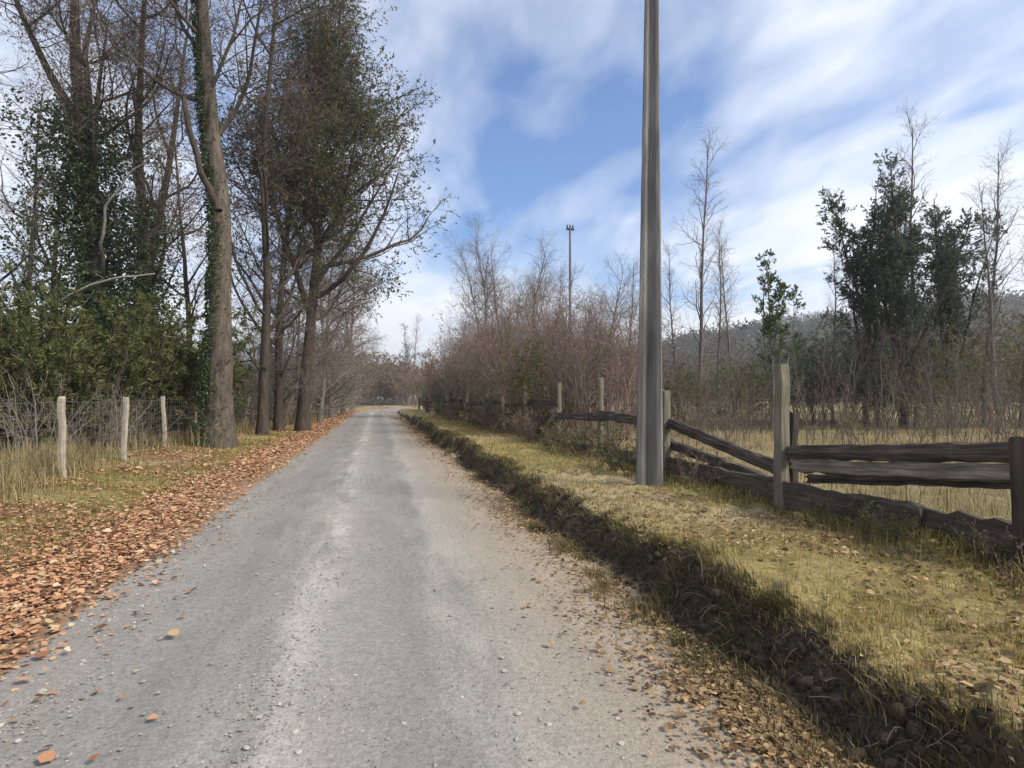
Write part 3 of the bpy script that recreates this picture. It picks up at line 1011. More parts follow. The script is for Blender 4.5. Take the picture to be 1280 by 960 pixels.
for k, (px, z_c, v_, sc) in enumerate([(312, 27, 0, 1.2), (340, 30, 2, 0.9), (330, 36, 0, 1.6), (362, 33, 0, 1.5), (350, 42, 2, 1.1), (385, 40, 2, 1.1), (378, 44, 0, 2.2), (398, 50, 2, 1.1), (408, 60, 0, 2.0), (425, 66, 0, 1.8),
                                       (300, 24, 2, 0.8), (225, 18.5, 1, 0.8), (170, 16, 1, 0.7), (40, 13.5, 1, 0.8), (120, 14.8, 1, 0.7), (320, 33, 0, 1.7), (290, 30, 0, 1.5), (395, 50, 0, 2.3), (410, 52, 0, 2.4), (365, 36, 0, 1.8), (336, 29, 0, 1.4)]):
    lab = ['grey-brown twiggy bush in the tangle under the roadside trees', 'straw-brown bush among dry grass behind the wire fence',
           'dark green leafy bush behind the posts past the tallest trunk'][v_]
    place('shrub', und[v_], lab, 'shrub', pos(px, z_c), k * 0.9, ['twiggy bushes under the roadside trees', 'straw-brown bushes at the wire fence', 'green bushes behind the left posts'][v_], sc)

# ------------------------------------------------------------------ the thicket right of the road
red = [shrub(91, 4.2, 20, 0.45, 'twig_red', 'twig_red', 7, 6, None, base=0.9, n4=3, up=0.06), shrub(92, 3.6, 18, 0.5, 'twig_red', 'twig_red', 7, 6, 'leaf_brown', 1, 0.07, 0.9, n4=2, up=0.06)]
grn = shrub(94, 3.0, 16, 0.45, 'twig_brown', 'twig_brown', 7, 6, 'leaf_olive', 5, 0.10, 0.7, n4=0, up=0.06, keep=0.36)
RSC = 1.18
rs = [(762, 17, 0, .95), (735, 19, 1, 1.0), (705, 21, 0, 1.1), (672, 21, 1, 1.0), (690, 26, 0, 1.25), (650, 26, 0, 1.2), (628, 28, 1, 1.25), (655, 33, 0, 1.5), (612, 33, 0, 1.3), (596, 37, 1, 1.4),
      (620, 44, 0, 1.7), (580, 44, 0, 1.35), (566, 52, 1, 1.4), (585, 60, 0, 1.7), (552, 60, 0, 1.3), (540, 70, 1, 1.4), (720, 30, 0, 1.4), (760, 28, 1, 1.25), (780, 23, 0, 0.95), (745, 38, 0, 1.5), (528, 82, 0, 1.3), (600, 52, 0, 1.9)]
for k, (px, z_c, v_, sc) in enumerate(rs):
    place('shrub', red[v_], ['reddish-brown leafless shrub in the thicket beyond the rail fence', 'reddish shrub with a few dead leaves in the thicket beyond the rail fence'][v_], 'shrub',
          pos(px, z_c), k * 1.7, ['leafless red shrubs of the right thicket', 'red shrubs with dead leaves of the right thicket'][v_], sc * (RSC if z_c > 20 else 1.0))
glab = ['behind the post with the leaning brace', 'at the edge of the red thicket past the leaning brace', 'half way along the red thicket', 'in the far half of the red thicket',
        'in the far half of the red thicket', 'at the far end of the red thicket', 'below the small slender tree past the concrete pole', 'below the slender bare pair past the concrete pole',
        'beside the foot of the young light green tree', 'straight behind the concrete pole']
for k, (px, z_c, sc) in enumerate([(688, 18.5, 0.95), (640, 24, 0.8), (585, 34, 0.9), (560, 46, 1.0), (545, 56, 1.0), (532, 68, 1.1), (860, 26, 0.9), (905, 27, 0.8), (940, 22, 0.8), (820, 24, 0.8)]):
    place('shrub', grn, 'olive green leafy shrub ' + glab[k], 'shrub', pos(px, z_c), k * 2.1, 'olive green shrubs behind the rail fence', sc)

thin = [tall_tree(101, H=14, r=0.13, limbs=26, t0=0.22, ang=0.55, ln=2.2, up=0.10, bark='bark_grey', twig='twig_red', n2=6, n3=5, n4=2, flare=1.2),
        tall_tree(102, H=13, r=0.15, limbs=18, t0=0.2, ang=0.75, ln=3.4, up=0.09, bark='bark_grey', twig='twig_grey', n2=7, n3=6, n4=3, flare=1.2, forks=2)]
for (px, z_c, v_, rz, sc, lab) in [
        (872, 33, 0, 0.2, 1.08, 'tallest slender bare tree just past the concrete pole'),
        (898, 36, 0, 2.5, 0.86, 'shorter slender bare tree beside the tallest slender one'),
        (918, 40, 0, 4.1, 0.86, 'slender bare tree between the shorter slender one and the young green tree'),
        (848, 34, 0, 5.0, 0.7, 'small slender bare tree nearest the concrete pole, field side'),
        (1228, 21.5, 0, 1.2, 0.72, 'slender bare tree close beside the many-topped dark evergreen'),
        (1248, 19, 0, 3.0, 0.58, 'slender bare tree second along from the many-topped dark evergreen'),
        (1275, 23, 0, 0.7, 0.72, 'slender bare tree third along from the many-topped dark evergreen'),
        (1146, 23, 0, 5.5, 0.83, 'slender bare tree whose tip rises out of the many-topped dark evergreen'),
        (1095, 25, 0, 0.9, 0.7, 'slender bare tree half hidden in the narrow dark evergreen'),
        (1040, 26, 0, 2.2, 0.6, 'low slender bare tree between the young green tree and the dark evergreen'),
        (600, 45, 1, 0.0, 1.12, 'spreading grey bare tree rising highest out of the red thicket'),
        (640, 48, 1, 2.0, 1.0, 'grey bare tree next to the highest one in the red thicket'),
        (668, 40, 1, 3.3, 0.85, 'grey bare tree in the red thicket beside the distant pole'),
        (748, 30, 1, 4.4, 0.62, 'small grey bare tree in the red thicket by the concrete pole'),
        (780, 34, 0, 1.4, 0.65, 'slender bare tree where the red thicket meets the concrete pole'),
        (690, 46, 0, 1.4, 0.8, 'slender bare tree behind the red thicket near the distant pole'),
        (515, 120, 0, 1.0, 1.25, 'lone pointed tree standing above the hedge at the road bend')]:
    place('tree', thin[v_], lab, 'tree', pos(px, z_c), rz, 'bare trees beyond the rail fence', sc)

# evergreens and bushes of the field edge
dark = evergreen(111, 9.6, 9, 0.15, nb=34, ln=1.0, base_t=0.26, spread=0.30, tlow=0.12, leafn=14, size=0.08)
place('tree', dark, 'tall dark evergreen with several pointed tops in the dry field', 'tree', pos(1130, 21), 0.4, None, 1.0)
dark2 = evergreen(113, 8.6, 5, 0.11, spread=0.28, nb=32, ln=0.95, base_t=0.24, tlow=0.1, leafn=14, size=0.08)
place('tree', dark2, 'slightly lower dark evergreen crowding against the tall many-topped one', 'tree', pos(1185, 22), 2.4, None, 1.0)
place('tree', dark2, 'narrow dark evergreen on the pole side of the tall many-topped one', 'tree', pos(1082, 22), 4.4, None, 1.03)
young = evergreen(115, 5.9, 3, 0.06, 'leaf_fresh', 0.2, ln=0.6, size=0.12, leafn=4, bark='bark_grey', nb=14)
place('tree', young, 'young light green tree rising behind the tall fence post', 'tree', pos(964, 20), 0.0, None, 1.0)
bush = shrub(121, 4.2, 22, 0.5, 'twig_brown', 'twig_brown', 8, 7, 'leaf_evergreen', 7, 0.13, 1.0, up=0.05, keep=0.22)
bush2 = shrub(123, 4.4, 18, 0.35, 'twig_grey', 'twig_grey', 8, 6, 'leaf_olive', 4, 0.11, 0.8, up=0.06, keep=0.36)
for (px, z_c, sc, b_, lab) in [(1035, 27, 1.15, bush, 'dark green rounded bush between the young tree and the evergreen'),
                               (1080, 29, 1.2, bush, 'dark green bush under the narrow evergreen'),
                               (1120, 24, 0.9, bush, 'dark green bush at the foot of the tall many-topped evergreen'),
                               (1005, 31, 1.0, bush, 'dark green bush just behind the young light green tree'),
                               (1165, 21, 0.85, bush2, 'olive leafy bush in front of the dark evergreens'),
                               (1200, 22, 0.95, bush2, 'tall olive bush on the outer side of the dark evergreens'),
                               (1270, 25, 1.0, bush2, 'olive bush among the slender bare trees'),
                               (1320, 22, 1.0, bush2, 'olive bush past the slender bare trees'),
                               (880, 38, 1.0, bush2, 'olive bush at the foot of the tallest slender tree'),
                               (960, 36, 1.1, bush2, 'olive bush far behind the young light green tree')]:
    place('shrub', b_, lab, 'shrub', pos(px, z_c), px * 0.01, None, sc)
brownb = shrub(125, 4.0, 18, 0.4, 'twig_red', 'twig_brown', 7, 6, None, base=0.9, n4=2)
for k, (px, z_c, sc) in enumerate([(845, 40, 1.1), (930, 44, 1.2), (1000, 40, 1.0), (1235, 28, 1.1), (1290, 30, 1.2), (1150, 33, 1.1), (1215, 36, 1.3), (820, 44, 1.2), (890, 50, 1.3)]):
    place('shrub', brownb, 'brown leafless shrub far across the dry field', 'shrub', pos(px, z_c), k * 1.1, 'brown shrubs across the dry field', sc)

sap = [shrub(161, 3.4, 5, 0.16, 'twig_brown', 'twig_brown', 7, 4, 'leaf_brown', 1, 0.05, 0.25, up=0.08, r=0.016), shrub(162, 2.2, 12, 0.5, 'twig_brown', 'twig_brown', 6, 5, 'leaf_olive', 1, 0.06, 0.5, up=0.05, r=0.012)]
sp = [(1005, 14.5, 0, 0.8), (1030, 16, 1, 0.7), (1060, 13.5, 0, 0.75), (1085, 15, 1, 0.65), (1105, 17, 0, 1.0), (1140, 14, 1, 0.6), (1160, 16, 0, 0.9), (1195, 13, 0, 0.7), (1215, 15, 1, 0.7), (1240, 13.5, 0, 0.9),
      (1262, 12, 0, 0.8), (1275, 15, 1, 0.8), (900, 17, 1, 0.8), (870, 15.5, 0, 0.8), (930, 16, 0, 0.75), (850, 18, 1, 0.9), (945, 18.5, 1, 0.8), (1020, 19, 0, 0.9), (1180, 18.5, 1, 0.9), (1070, 18.5, 1, 0.8), (1250, 17.5, 1, 0.8), (915, 14, 0, 0.6)]
for k, (px, z_c, v_, sc) in enumerate(sp):
    place('shrub', sap[v_], ['thin brown sapling standing in the dry field behind the rail fence', 'low brown-green scrub bush in the dry field behind the rail fence'][v_], 'shrub', pos(px, z_c), k * 1.3,
          ['saplings in the dry field', 'scrub bushes in the dry field'][v_], sc)

# hedge closing the view at the bend, orange tree, far conifer
hedge = shrub(151, 4.6, 18, 0.5, 'twig_grey', 'twig_grey', 7, 6, 'leaf_brown', 3, 0.22, 1.6, up=0.04, keep=0.25)
for k, (px, z_c, sc) in enumerate([(448, 118, 1.9), (462, 122, 1.9), (476, 126, 1.8), (490, 124, 1.7), (503, 118, 1.8), (434, 110, 2.0), (518, 108, 1.9), (455, 135, 2.2), (482, 138, 2.1), (440, 112, 1.1), (455, 114, 1.0), (470, 116, 1.1), (484, 116, 1.0), (498, 114, 1.1), (512, 112, 1.0), (476, 150, 2.4), (462, 150, 2.4), (495, 146, 2.3)]):
    place('shrub', hedge, 'low tan bush along the foot of the hedge at the road bend' if sc < 1.2 else 'tall tan brown bush in the hedge closing off the road bend', 'shrub', pos(px, z_c), k * 0.8, 'low hedge bushes at the road bend' if sc < 1.2 else 'hedge bushes at the road bend', sc)
orange = shrub(131, 4.6, 14, 0.4, 'twig_brown', 'twig_red', 7, 6, 'leaf_orange', 5, 0.16, 0.8, up=0.06, keep=0.3)
place('shrub', orange, 'orange-leaved autumn bush showing over the thicket', 'shrub', pos(566, 64), 0, None, 1.35)
conif = evergreen(133, 15, 1, 0.12, ln=1.9, size=0.2, leafn=2, nb=24)
place('tree', conif, 'distant thin conifer above the hedge by the road bend', 'tree', pos(508, 112), 0, None, 1.0)

# ------------------------------------------------------------------ hills behind
def ridge(name, dist, prof, depth, seed, amp, ntree, label):
    pxs = np.array([p[0] for p in prof], float)
    pys = np.array([p[1] for p in prof], float)
    gx = np.arange(pxs[0], pxs[-1] + 1, 6.0)
    top = CAM_H + (497 - np.interp(gx, pxs, pys)) / F * dist
    g = np.linspace(-1, 1, 25)
    a_ = np.array([FW * dist + RT * ((p - 640) / F * dist) for p in gx])
    GX, GG = np.meshgrid(np.arange(len(gx)), g)
    X = a_[GX, 0] + FW[0] * GG * depth
    Y = a_[GX, 1] + FW[1] * GG * depth
    prof_ = np.cos(GG * math.pi / 2) ** 1.2
    Z = top[GX] * prof_ + amp * (fbm(X * 0.02, Y * 0.02, seed, 4) - 0.5) * prof_ - 4 * (1 - prof_)
    n_, m_ = X.shape
    i_ = (np.arange(n_ - 1)[:, None] * m_ + np.arange(m_ - 1)[None, :]).ravel()
    o = obj(name, make_mesh(name, np.stack([X.ravel(), Y.ravel(), Z.ravel()], 1), np.stack([i_, i_ + 1, i_ + m_ + 1, i_ + m_], 1), M['hill'], True))
    tag(o, kind='structure')
    # far-off wood covering it: many small ragged crowns in one mass
    rg = np.random.default_rng(seed)
    c_i = rg.random(ntree) * (m_ - 1.01)
    r_i = rg.random(ntree) * 13
    ci, ri = c_i.astype(int), r_i.astype(int)
    fc, fr = c_i - ci, r_i - ri

    def bil(A):
        return (A[ri, ci] * (1 - fc) + A[ri, ci + 1] * fc) * (1 - fr) + (A[ri + 1, ci] * (1 - fc) + A[ri + 1, ci + 1] * fc) * fr
    P0 = np.stack([bil(X), bil(Y), bil(Z)], 1)
    hh = rg.uniform(4, 9, ntree) * (1 if dist < 500 else 1.4)
    nl = 17 if dist < 500 else 7
    c_ = np.repeat(P0, nl, 0)
    q_ = rg.normal(0, 1, (len(c_), 3))
    q_ = nrm(q_) * (rg.random((len(c_), 1)) ** 0.4)
    hr = np.repeat(hh, nl)[:, None]
    c_ = c_ + q_ * hr * np.array([0.32, 0.32, 0.5]) + np.array([0, 0, 0.55]) * hr
    v_, qd, rn = leaves(rg, c_, q_, 1.25 if dist < 500 else 3.0, 0.7, 0, 0.6)
    base = np.repeat(rg.normal(0.5, 0.25, ntree), nl * 4)
    rn = np.clip(base + (rn - 0.5) * 0.4, 0, 1)
    wv = obj('hillside_wood', make_mesh('hillside_wood', v_, qd, M['hill_trees'], False, attrs={'rnd': rn}))
    tag(wv, label, 'wood', kind='stuff')


ridge('hill', 330, [(700, 470), (780, 455), (830, 437), (900, 424), (960, 412), (1010, 416), (1060, 412), (1120, 398), (1180, 388), (1240, 388), (1300, 392), (1420, 400), (1500, 430)], 140, 7, 6, 5200,
      'brown and green wood covering the nearer hillside')
ridge('hill', 900, [(820, 470), (900, 440), (960, 408), (1000, 399), (1040, 400), (1090, 405), (1160, 410), (1240, 420), (1330, 440), (1420, 470)], 300, 9, 10, 4500, 'wood covering the grey distant hill')

# ------------------------------------------------------------------ concrete pole
pxy = pos(811, 8.75)
pz = h1(*pxy) - 0.3
e = thing('utility_pole', 'tall tapered concrete utility pole with a recessed groove, standing on the grass verge', 'utility pole', (pxy[0], pxy[1], pz))


def pole_ring(z, H):
    f = z / H
    wd = 0.39 + (0.10 - 0.39) * f * 0.95
    dp = 0.24 + (0.10 - 0.24) * f * 0.9
    a_, b_ = wd / 2, dp / 2
    fl = wd * 0.22
    g_ = dp * 0.30
    ch = 0.016
    m_ = 0.025 * (1 - f)
    pts = [(-a_ + ch, -b_), (-a_ + fl, -b_), (-m_, -b_ + g_), (m_, -b_ + g_), (a_ - fl, -b_), (a_ - ch, -b_), (a_, -b_ + ch),
           (a_, b_ - ch), (a_ - ch, b_), (a_ - fl, b_), (m_, b_ - g_), (-m_, b_ - g_), (-a_ + fl, b_), (-a_ + ch, b_), (-a_, b_ - ch), (-a_, -b_ + ch)]
    return [(p, q, z) for p, q in pts]


HP = 11.0
zs = np.linspace(0, HP, 40)
V = np.array([pole_ring(z, HP) for z in zs]).reshape(-1, 3)
rg = np.random.default_rng(3)
V[:, :2] += rg.normal(0, 0.0012, (len(V), 2))
n_ = 16
b_ = np.arange(len(zs) - 1)[:, None] * n_
s_ = np.arange(n_)[None, :]
Q = np.stack([b_ + s_, b_ + (s_ + 1) % n_, b_ + n_ + (s_ + 1) % n_, b_ + n_ + s_], -1).reshape(-1, 4)
shaft = obj('shaft', make_mesh('shaft', V, Q, M['concrete']), e)
capm = bpy.data.meshes.new('cap')
capm.from_pydata([tuple(v) for v in V[-n_:]], [], [list(range(n_))])
capm.materials.append(M['concrete'])
obj('cap', capm, e)
e.rotation_euler = (R(0.1), R(0.55), -R(26.5))
# distant pole far off in the thicket
dxy = pos(713, 46)
e = thing('utility_pole', 'thin distant utility pole rising above the red thicket', 'utility pole', (dxy[0], dxy[1], h1(*dxy) - 0.3))
P = np.array([[[0, 0, 0], [0, 0, 5], [0, 0, 10], [0, 0, 14.6]]], float)
obj('shaft', make_mesh('shaft', *tubes(P, taper(0.13, 0.08, 4), 10), M['concrete'], True), e)
P = np.array([[[-0.3, 0, 14.5], [0.3, 0, 14.5]]], float)
obj('crossarm', make_mesh('crossarm', *tubes(P, np.array([[0.09, 0.09]]), 6), M['post_dark'], False), e)
for s in (-0.22, 0.0, 0.22):
    P = np.array([[[s, 0, 14.55], [s, 0, 14.7], [s, 0, 14.85]]], float)
    obj('insulator', make_mesh('insulator', *tubes(P, np.array([[0.05, 0.07, 0.03]]), 8), M['post_dark'], False), e)


# ------------------------------------------------------------------ fences
def timber(length, hgt, thk, seed, k=12, sides=10, rough=0.12, taper_=0.0, axis_='x', cap=True, bow=0.0, pw=0.55):
    """rough-hewn piece of wood along +x (or +z), closed at both ends"""
    rg = np.random.default_rng(seed)
    tt = np.linspace(0, 1, k)
    ang = np.arange(sides) * 2 * math.pi / sides
    cx, sx_ = np.cos(ang), np.sin(ang)
    # superellipse section
    cx = np.sign(cx) * np.abs(cx) ** pw
    sx_ = np.sign(sx_) * np.abs(sx_) ** pw
    rs_ = 1 + rg.normal(0, rough, (1, sides)) + rg.normal(0, rough * 0.3, (k, sides))
    sc = (1 - taper_ * tt)[:, None]
    yy = cx[None] * thk / 2 * rs_ * sc + rg.normal(0, thk * 0.05, (k, 1))
    zz = sx_[None] * hgt / 2 * rs_ * sc + rg.normal(0, hgt * 0.05, (k, 1)) - (bow * np.sin(tt * math.pi))[:, None]
    xx = np.repeat((tt * length)[:, None], sides, 1) + 0
    xx[0] += rg.normal(0, 0.015, sides)
    xx[-1] += rg.normal(0, 0.015, sides)
    Vv = np.stack([xx, yy, zz], -1)
    if axis_ == 'z':
        Vv = np.stack([yy, zz, xx], -1)
    Vv = Vv.reshape(-1, 3)
    b0 = np.arange(k - 1)[:, None] * sides
    s0 = np.arange(sides)[None, :]
    q_ = np.stack([b0 + s0, b0 + (s0 + 1) % sides, b0 + sides + (s0 + 1) % sides, b0 + sides + s0], -1).reshape(-1, 4)
    c0, c1 = Vv[:sides].mean(0), Vv[-sides:].mean(0)
    nV = len(Vv)
    Vv = np.concatenate([Vv, [c0, c1]])
    caps = []
    for i in range(0, sides, 2):
        caps.append([nV, (i + 2) % sides, i + 1, i])
        e0 = nV - sides
        caps.append([nV + 1, e0 + i, e0 + i + 1, e0 + (i + 2) % sides])
    return Vv, np.concatenate([q_, np.array(caps)])


# ---- rail fence, right
FX = 4.55
fence = thing('rail_fence', 'rough weathered rail and plank fence along the right verge', 'fence', (FX, 4.0, h1(FX, 4.0)))
fo = np.array(fence.location)


def add_local(name, me, p, rot=(0, 0, 0), parent=None, base=None):
    o = obj(name, me, parent)
    o.location = tuple(np.array(p) - base)
    o.rotation_euler = rot
    return o


def ypost(zc_, px):
    return pos(px, zc_)


posts = []     # (y, radius, height, material, tilt)
rp = [(4.30, 1284, 0.07, 0.98, 'post_dark'), (6.9, 968, 0.078, 1.66, 'post_grey'), (9.7, 838, 0.075, 1.35, 'post_grey'), (12.5, 748, 0.055, 1.6, 'post_grey'), (15.3, 697, 0.055, 1.55, 'post_grey'),
      (18.6, 655, 0.062, 1.5, 'post_pale'), (22.0, 630, 0.062, 1.5, 'post_pale'), (26, 603, 0.08, 1.5, 'post_grey'), (31, 580, 0.08, 1.5, 'post_grey'), (37, 560, 0.08, 1.5, 'post_dark'), (45, 541, 0.08, 1.5, 'post_dark'),
      (55, 526, 0.08, 1.5, 'post_dark'), (66, 514, 0.08, 1.4, 'post_dark')]
pp = []
for k, (zc_, px, rad, hh, mt) in enumerate(rp):
    y = float((FW * zc_ + RT * ((px - 640) / F * zc_))[1])
    x = FX + float(bend(np.array([y]))[0])
    g = h1(x, y)
    pp.append((x, y, g))
    Vv, q_ = timber(hh + 0.25, rad * 2, rad * 2, 300 + k, 9, 12, 0.05, 0.06, 'z')
    add_local('post', make_mesh('post', Vv, q_, M[mt], False), (x, y, g - 0.25), (R(((k * 7) % 5 - 2) * 0.6), R(((k * 3) % 5 - 2) * 0.5), 0), fence, fo)
# dark stump post right behind the tall one
x, y = pos(986, 7.0)
Vv, q_ = timber(1.35, 0.15, 0.13, 340, 8, 10, 0.1, 0.1, 'z')
add_local('post', make_mesh('post', Vv, q_, M['post_dark'], False), (x, y, h1(x, y) - 0.25), (0, R(1.5), 0), fence, fo)


def rail(name, a_, b_, hgt, thk, seed, mt, rough=0.12, bow=0.0):
    a_ = np.array(a_, float)
    b_ = np.array(b_, float)
    d = b_ - a_
    ln_ = float(np.linalg.norm(d))
    Vv, q_ = timber(ln_, hgt, thk, seed, 18, 20, rough, 0.0, 'x', True, bow, 0.28 if name == 'plank' else 0.6)
    return add_local(name, make_mesh(name, Vv, q_, M[mt], False), a_, (0, -math.asin(d[2] / ln_), math.atan2(d[1], d[0])), fence, fo)


def railpt(px, py, dx=0.0):
    """point on the fence plane x = FX+dx seen at photo pixel"""
    c = (px - 640) / F
    zc_ = (FX + dx) / (FW[0] + RT[0] * c)
    xy = pos(px, zc_)
    return (xy[0], xy[1], CAM_H + (497 - py) / F * zc_)


rail('rail', railpt(984, 566, 0.06), railpt(1330, 566, 0.06), 0.15, 0.11, 401, 'rail_dark', 0.16)
rail('rail', railpt(990, 580, 0.02), railpt(1330, 590, 0.02), 0.12, 0.10, 402, 'rail_grey', 0.24, 0.02)
rail('rail', railpt(1010, 598, 0.10), railpt(1330, 604, 0.10), 0.08, 0.07, 403, 'rail_dark', 0.24)
rail('plank', railpt(950, 615), railpt(1150, 652), 0.32, 0.06, 404, 'plank_mossy', 0.035)
rail('plank', railpt(1120, 646, 0.07), railpt(1400, 716, 0.07), 0.33, 0.06, 405, 'plank_mossy', 0.035)
rail('rail', railpt(826, 524, 0.05), railpt(975, 586, 0.05), 0.13, 0.11, 406, 'rail_dark', 0.15)
rail('rail', railpt(832, 552, 0.12), railpt(968, 604, 0.12), 0.12, 0.10, 407, 'rail_dark', 0.17)
rail('plank', railpt(820, 577), railpt(962, 612), 0.26, 0.06, 408, 'plank_mossy', 0.035)
rail('rail', railpt(748, 518, 0.02), railpt(836, 530, 0.02), 0.17, 0.12, 409, 'rail_dark', 0.12)
rail('rail', railpt(690, 519, 0.02), railpt(752, 522, 0.02), 0.18, 0.12, 410, 'rail_dark', 0.12)
rail('plank', railpt(700, 557), railpt(826, 578), 0.24, 0.06, 411, 'plank_mossy', 0.035)
# leaning brace by the second pale post
rail('brace', railpt(668, 557, -0.25), railpt(699, 512, 0.0), 0.16, 0.13, 412, 'post_grey', 0.1)
rail('brace', railpt(662, 556, -0.15), railpt(690, 514, 0.1), 0.14, 0.13, 413, 'post_dark', 0.1)
for k in range(4, len(pp) - 1):
    for q, zz in enumerate((0.62, 1.0)):
        (x0, y0, g0), (x1, y1, g1) = pp[k], pp[k + 1]
        rail('rail', (x0 + 0.09, y0, g0 + zz), (x1 + 0.09, y1, g1 + zz - 0.06 + 0.1 * ((k + q) % 2)), 0.15, 0.1, 420 + k * 2 + q, 'rail_dark', 0.14)

# ---- wire fence, left
wx = -5.55
wf = thing('wire_fence', 'wire fence on pale wooden posts along the left verge', 'fence', (wx, 9.0, h1(wx, 9.0)))
wo_ = np.array(wf.location)
lp = [(4.8, -330), (7.7, -88), (10.6, 81), (13.5, 155), (16.4, 208), (19.3, 245), (22.2, 275), (25.4, 300), (28.2, 325), (31.2, 343), (34.5, 364), (38, 377), (42, 390), (47, 401), (53, 411), (60, 421), (68, 430), (77, 437)]
lpp = []
for k, (zc_, px) in enumerate(lp):
    x, y = pos(px, zc_)
    x = x if k < 8 else -5.55 + 0.12 * math.sin(k * 2.1) + float(bend(np.array([y]))[0])
    g = h1(x, y)
    hh = 1.42 if k < 14 else 1.5
    lpp.append((x, y, g))
    Vv, q_ = timber(hh + 0.3, 0.115, 0.115, 500 + k, 8, 10, 0.06, 0.08, 'z')
    tilt = {7: (R(0), R(13)), 2: (R(0), R(-1.5)), 4: (0, R(-3))}.get(k, (R(((k * 7) % 5 - 2) * 0.8), R(((k * 3) % 5 - 2) * 0.9)))
    add_local('post', make_mesh('post', Vv, q_, M['post_pale'], False), (x, y, g - 0.3), (tilt[0], tilt[1], 0), wf, wo_)
for q, zz in enumerate((0.18, 0.42, 0.66, 0.90, 1.14, 1.34)):
    P = []
    for k in range(len(lpp) - 1):
        (x0, y0, g0), (x1, y1, g1) = lpp[k], lpp[k + 1]
        for f_ in (0, 0.33, 0.66):
            P.append((x0 + (x1 - x0) * f_ + 0.07, y0 + (y1 - y0) * f_, g0 + (g1 - g0) * f_ + zz - 0.02 * math.sin(f_ * math.pi)))
    P = np.array([P]) - wo_
    add_local('wire', make_mesh('wire', *tubes(P, np.full((1, P.shape[1]), 0.0035), 4), M['wire']), wo_, (0, 0, 0), wf, wo_)
for k in range(1, 9):
    (x0, y0, g0), (x1, y1, g1) = lpp[k], lpp[k + 1]
    f_ = np.linspace(0.05, 0.95, 14)[:, None]
    b0 = np.array([x0 + 0.07, y0, g0 + 0.15]) * (1 - f_) + np.array([x1 + 0.07, y1, g1 + 0.15]) * f_
    P = np.stack([b0, b0 + np.array([0, 0, 0.6]), b0 + np.array([0, 0, 1.2])], 1) - wo_
    add_local('netting', make_mesh('netting', *tubes(P, np.full(P.shape[:2], 0.0025), 3), M['wire']), wo_, (0, 0, 0), wf, wo_)

# ------------------------------------------------------------------ ground cover: fallen leaves, grass, weeds, stones
rng = np.random.default_rng(2024)


def scatter_y(n, y0, y1, p=1.0):
    """denser near y0"""
    if p == 1.0:
        return rng.uniform(y0, y1, n)
    f_ = rng.random(n)
    return y0 * (y1 / y0) ** f_


def litter(n, y0, y1, uf, size, near=True):
    y = scatter_y(n, y0, y1, 0 if near else 1.0)
    u2 = uf(n, y)
    x = u2 + bend(y)
    return x, y


def leaf_layer(x, y, size, lift=0.02, flat=1.6, tilt=0.5):
    n = len(x)
    c_ = np.stack([x, y, surf(x, y) + lift * rng.random(n) + 0.008], 1)
    return litter_leaves(rng, c_, size)


parts = []
# left strip of leaves
n = 42000
y = scatter_y(n, 2.2, 70, 0)
cen = -2.78 + 0.25 * (fbm(y * 0.35, y * 0 + 2, 88, 2) - 0.5)
u2 = cen + rng.normal(0, 0.28, n) + 0.25 * (fbm(y * 1.2, y * 0, 14, 2) - 0.5)
sz = 0.039 * (1 + np.clip(y - 8, 0, 60) * 0.03)
parts.append(leaf_layer(u2 + bend(y), y, sz, 0.035))
# thinner scatter over the left verge in drifts
n = 26000
y = scatter_y(n, 3.0, 40, 0)
u2 = rng.uniform(-6.2, -3.0, n)
kp = rng.random(n) < 0.12 + 0.88 * 0.8 * sstep(0.48, 0.62, fbm(u2 * 0.9, y * 0.9, 71, 3) + 0.07 * sstep(-4.6, -3.2, u2))
parts.append(leaf_layer(u2[kp], y[kp], 0.042 * (1 + np.clip(y[kp] - 8, 0, 60) * 0.03), 0.05))
# strays on the road
n = 700
y = scatter_y(n, 2.0, 40, 0)
u2 = -2.5 + np.abs(rng.normal(0, 0.45, n))
parts.append(leaf_layer(u2, y, 0.045, 0.006))
tag(obj('fallen_leaves', leaf_mesh('fallen_leaves', parts, M['litter'])), 'orange-brown fallen leaves strewn along the left edge of the road', 'leaves', kind='stuff')
parts = []
n = 19000
y = scatter_y(n, 2.0, 50, 0)
u2 = 1.93 - np.abs(rng.normal(0, 0.30, n)) + 0.14
kp = rng.random(n) < 0.35 + 0.65 * sstep(0.4, 0.6, fbm(y * 0.5, u2, 19, 2))
parts.append(leaf_layer(u2[kp] + bend(y[kp]), y[kp], 0.027 * (1 + np.clip(y[kp] - 8, 0, 60) * 0.03), 0.02))
n = 13000
y = scatter_y(n, 1.8, 40, 0)
u2 = rng.uniform(2.4, 5.0, n)
kp = rng.random(n) < 0.15 + 0.85 * sstep(0.42, 0.62, fbm(u2 * 0.9, y * 0.9, 23, 3))
parts.append(leaf_layer(u2[kp] + bend(y[kp]), y[kp], 0.034 * (1 + np.clip(y[kp] - 8, 0, 60) * 0.03), 0.035))
tag(obj('fallen_leaves', leaf_mesh('fallen_leaves', parts, M['litter_dry'])), 'dry yellow-brown leaves strewn over the right verge and the foot of its bank', 'leaves', kind='stuff')

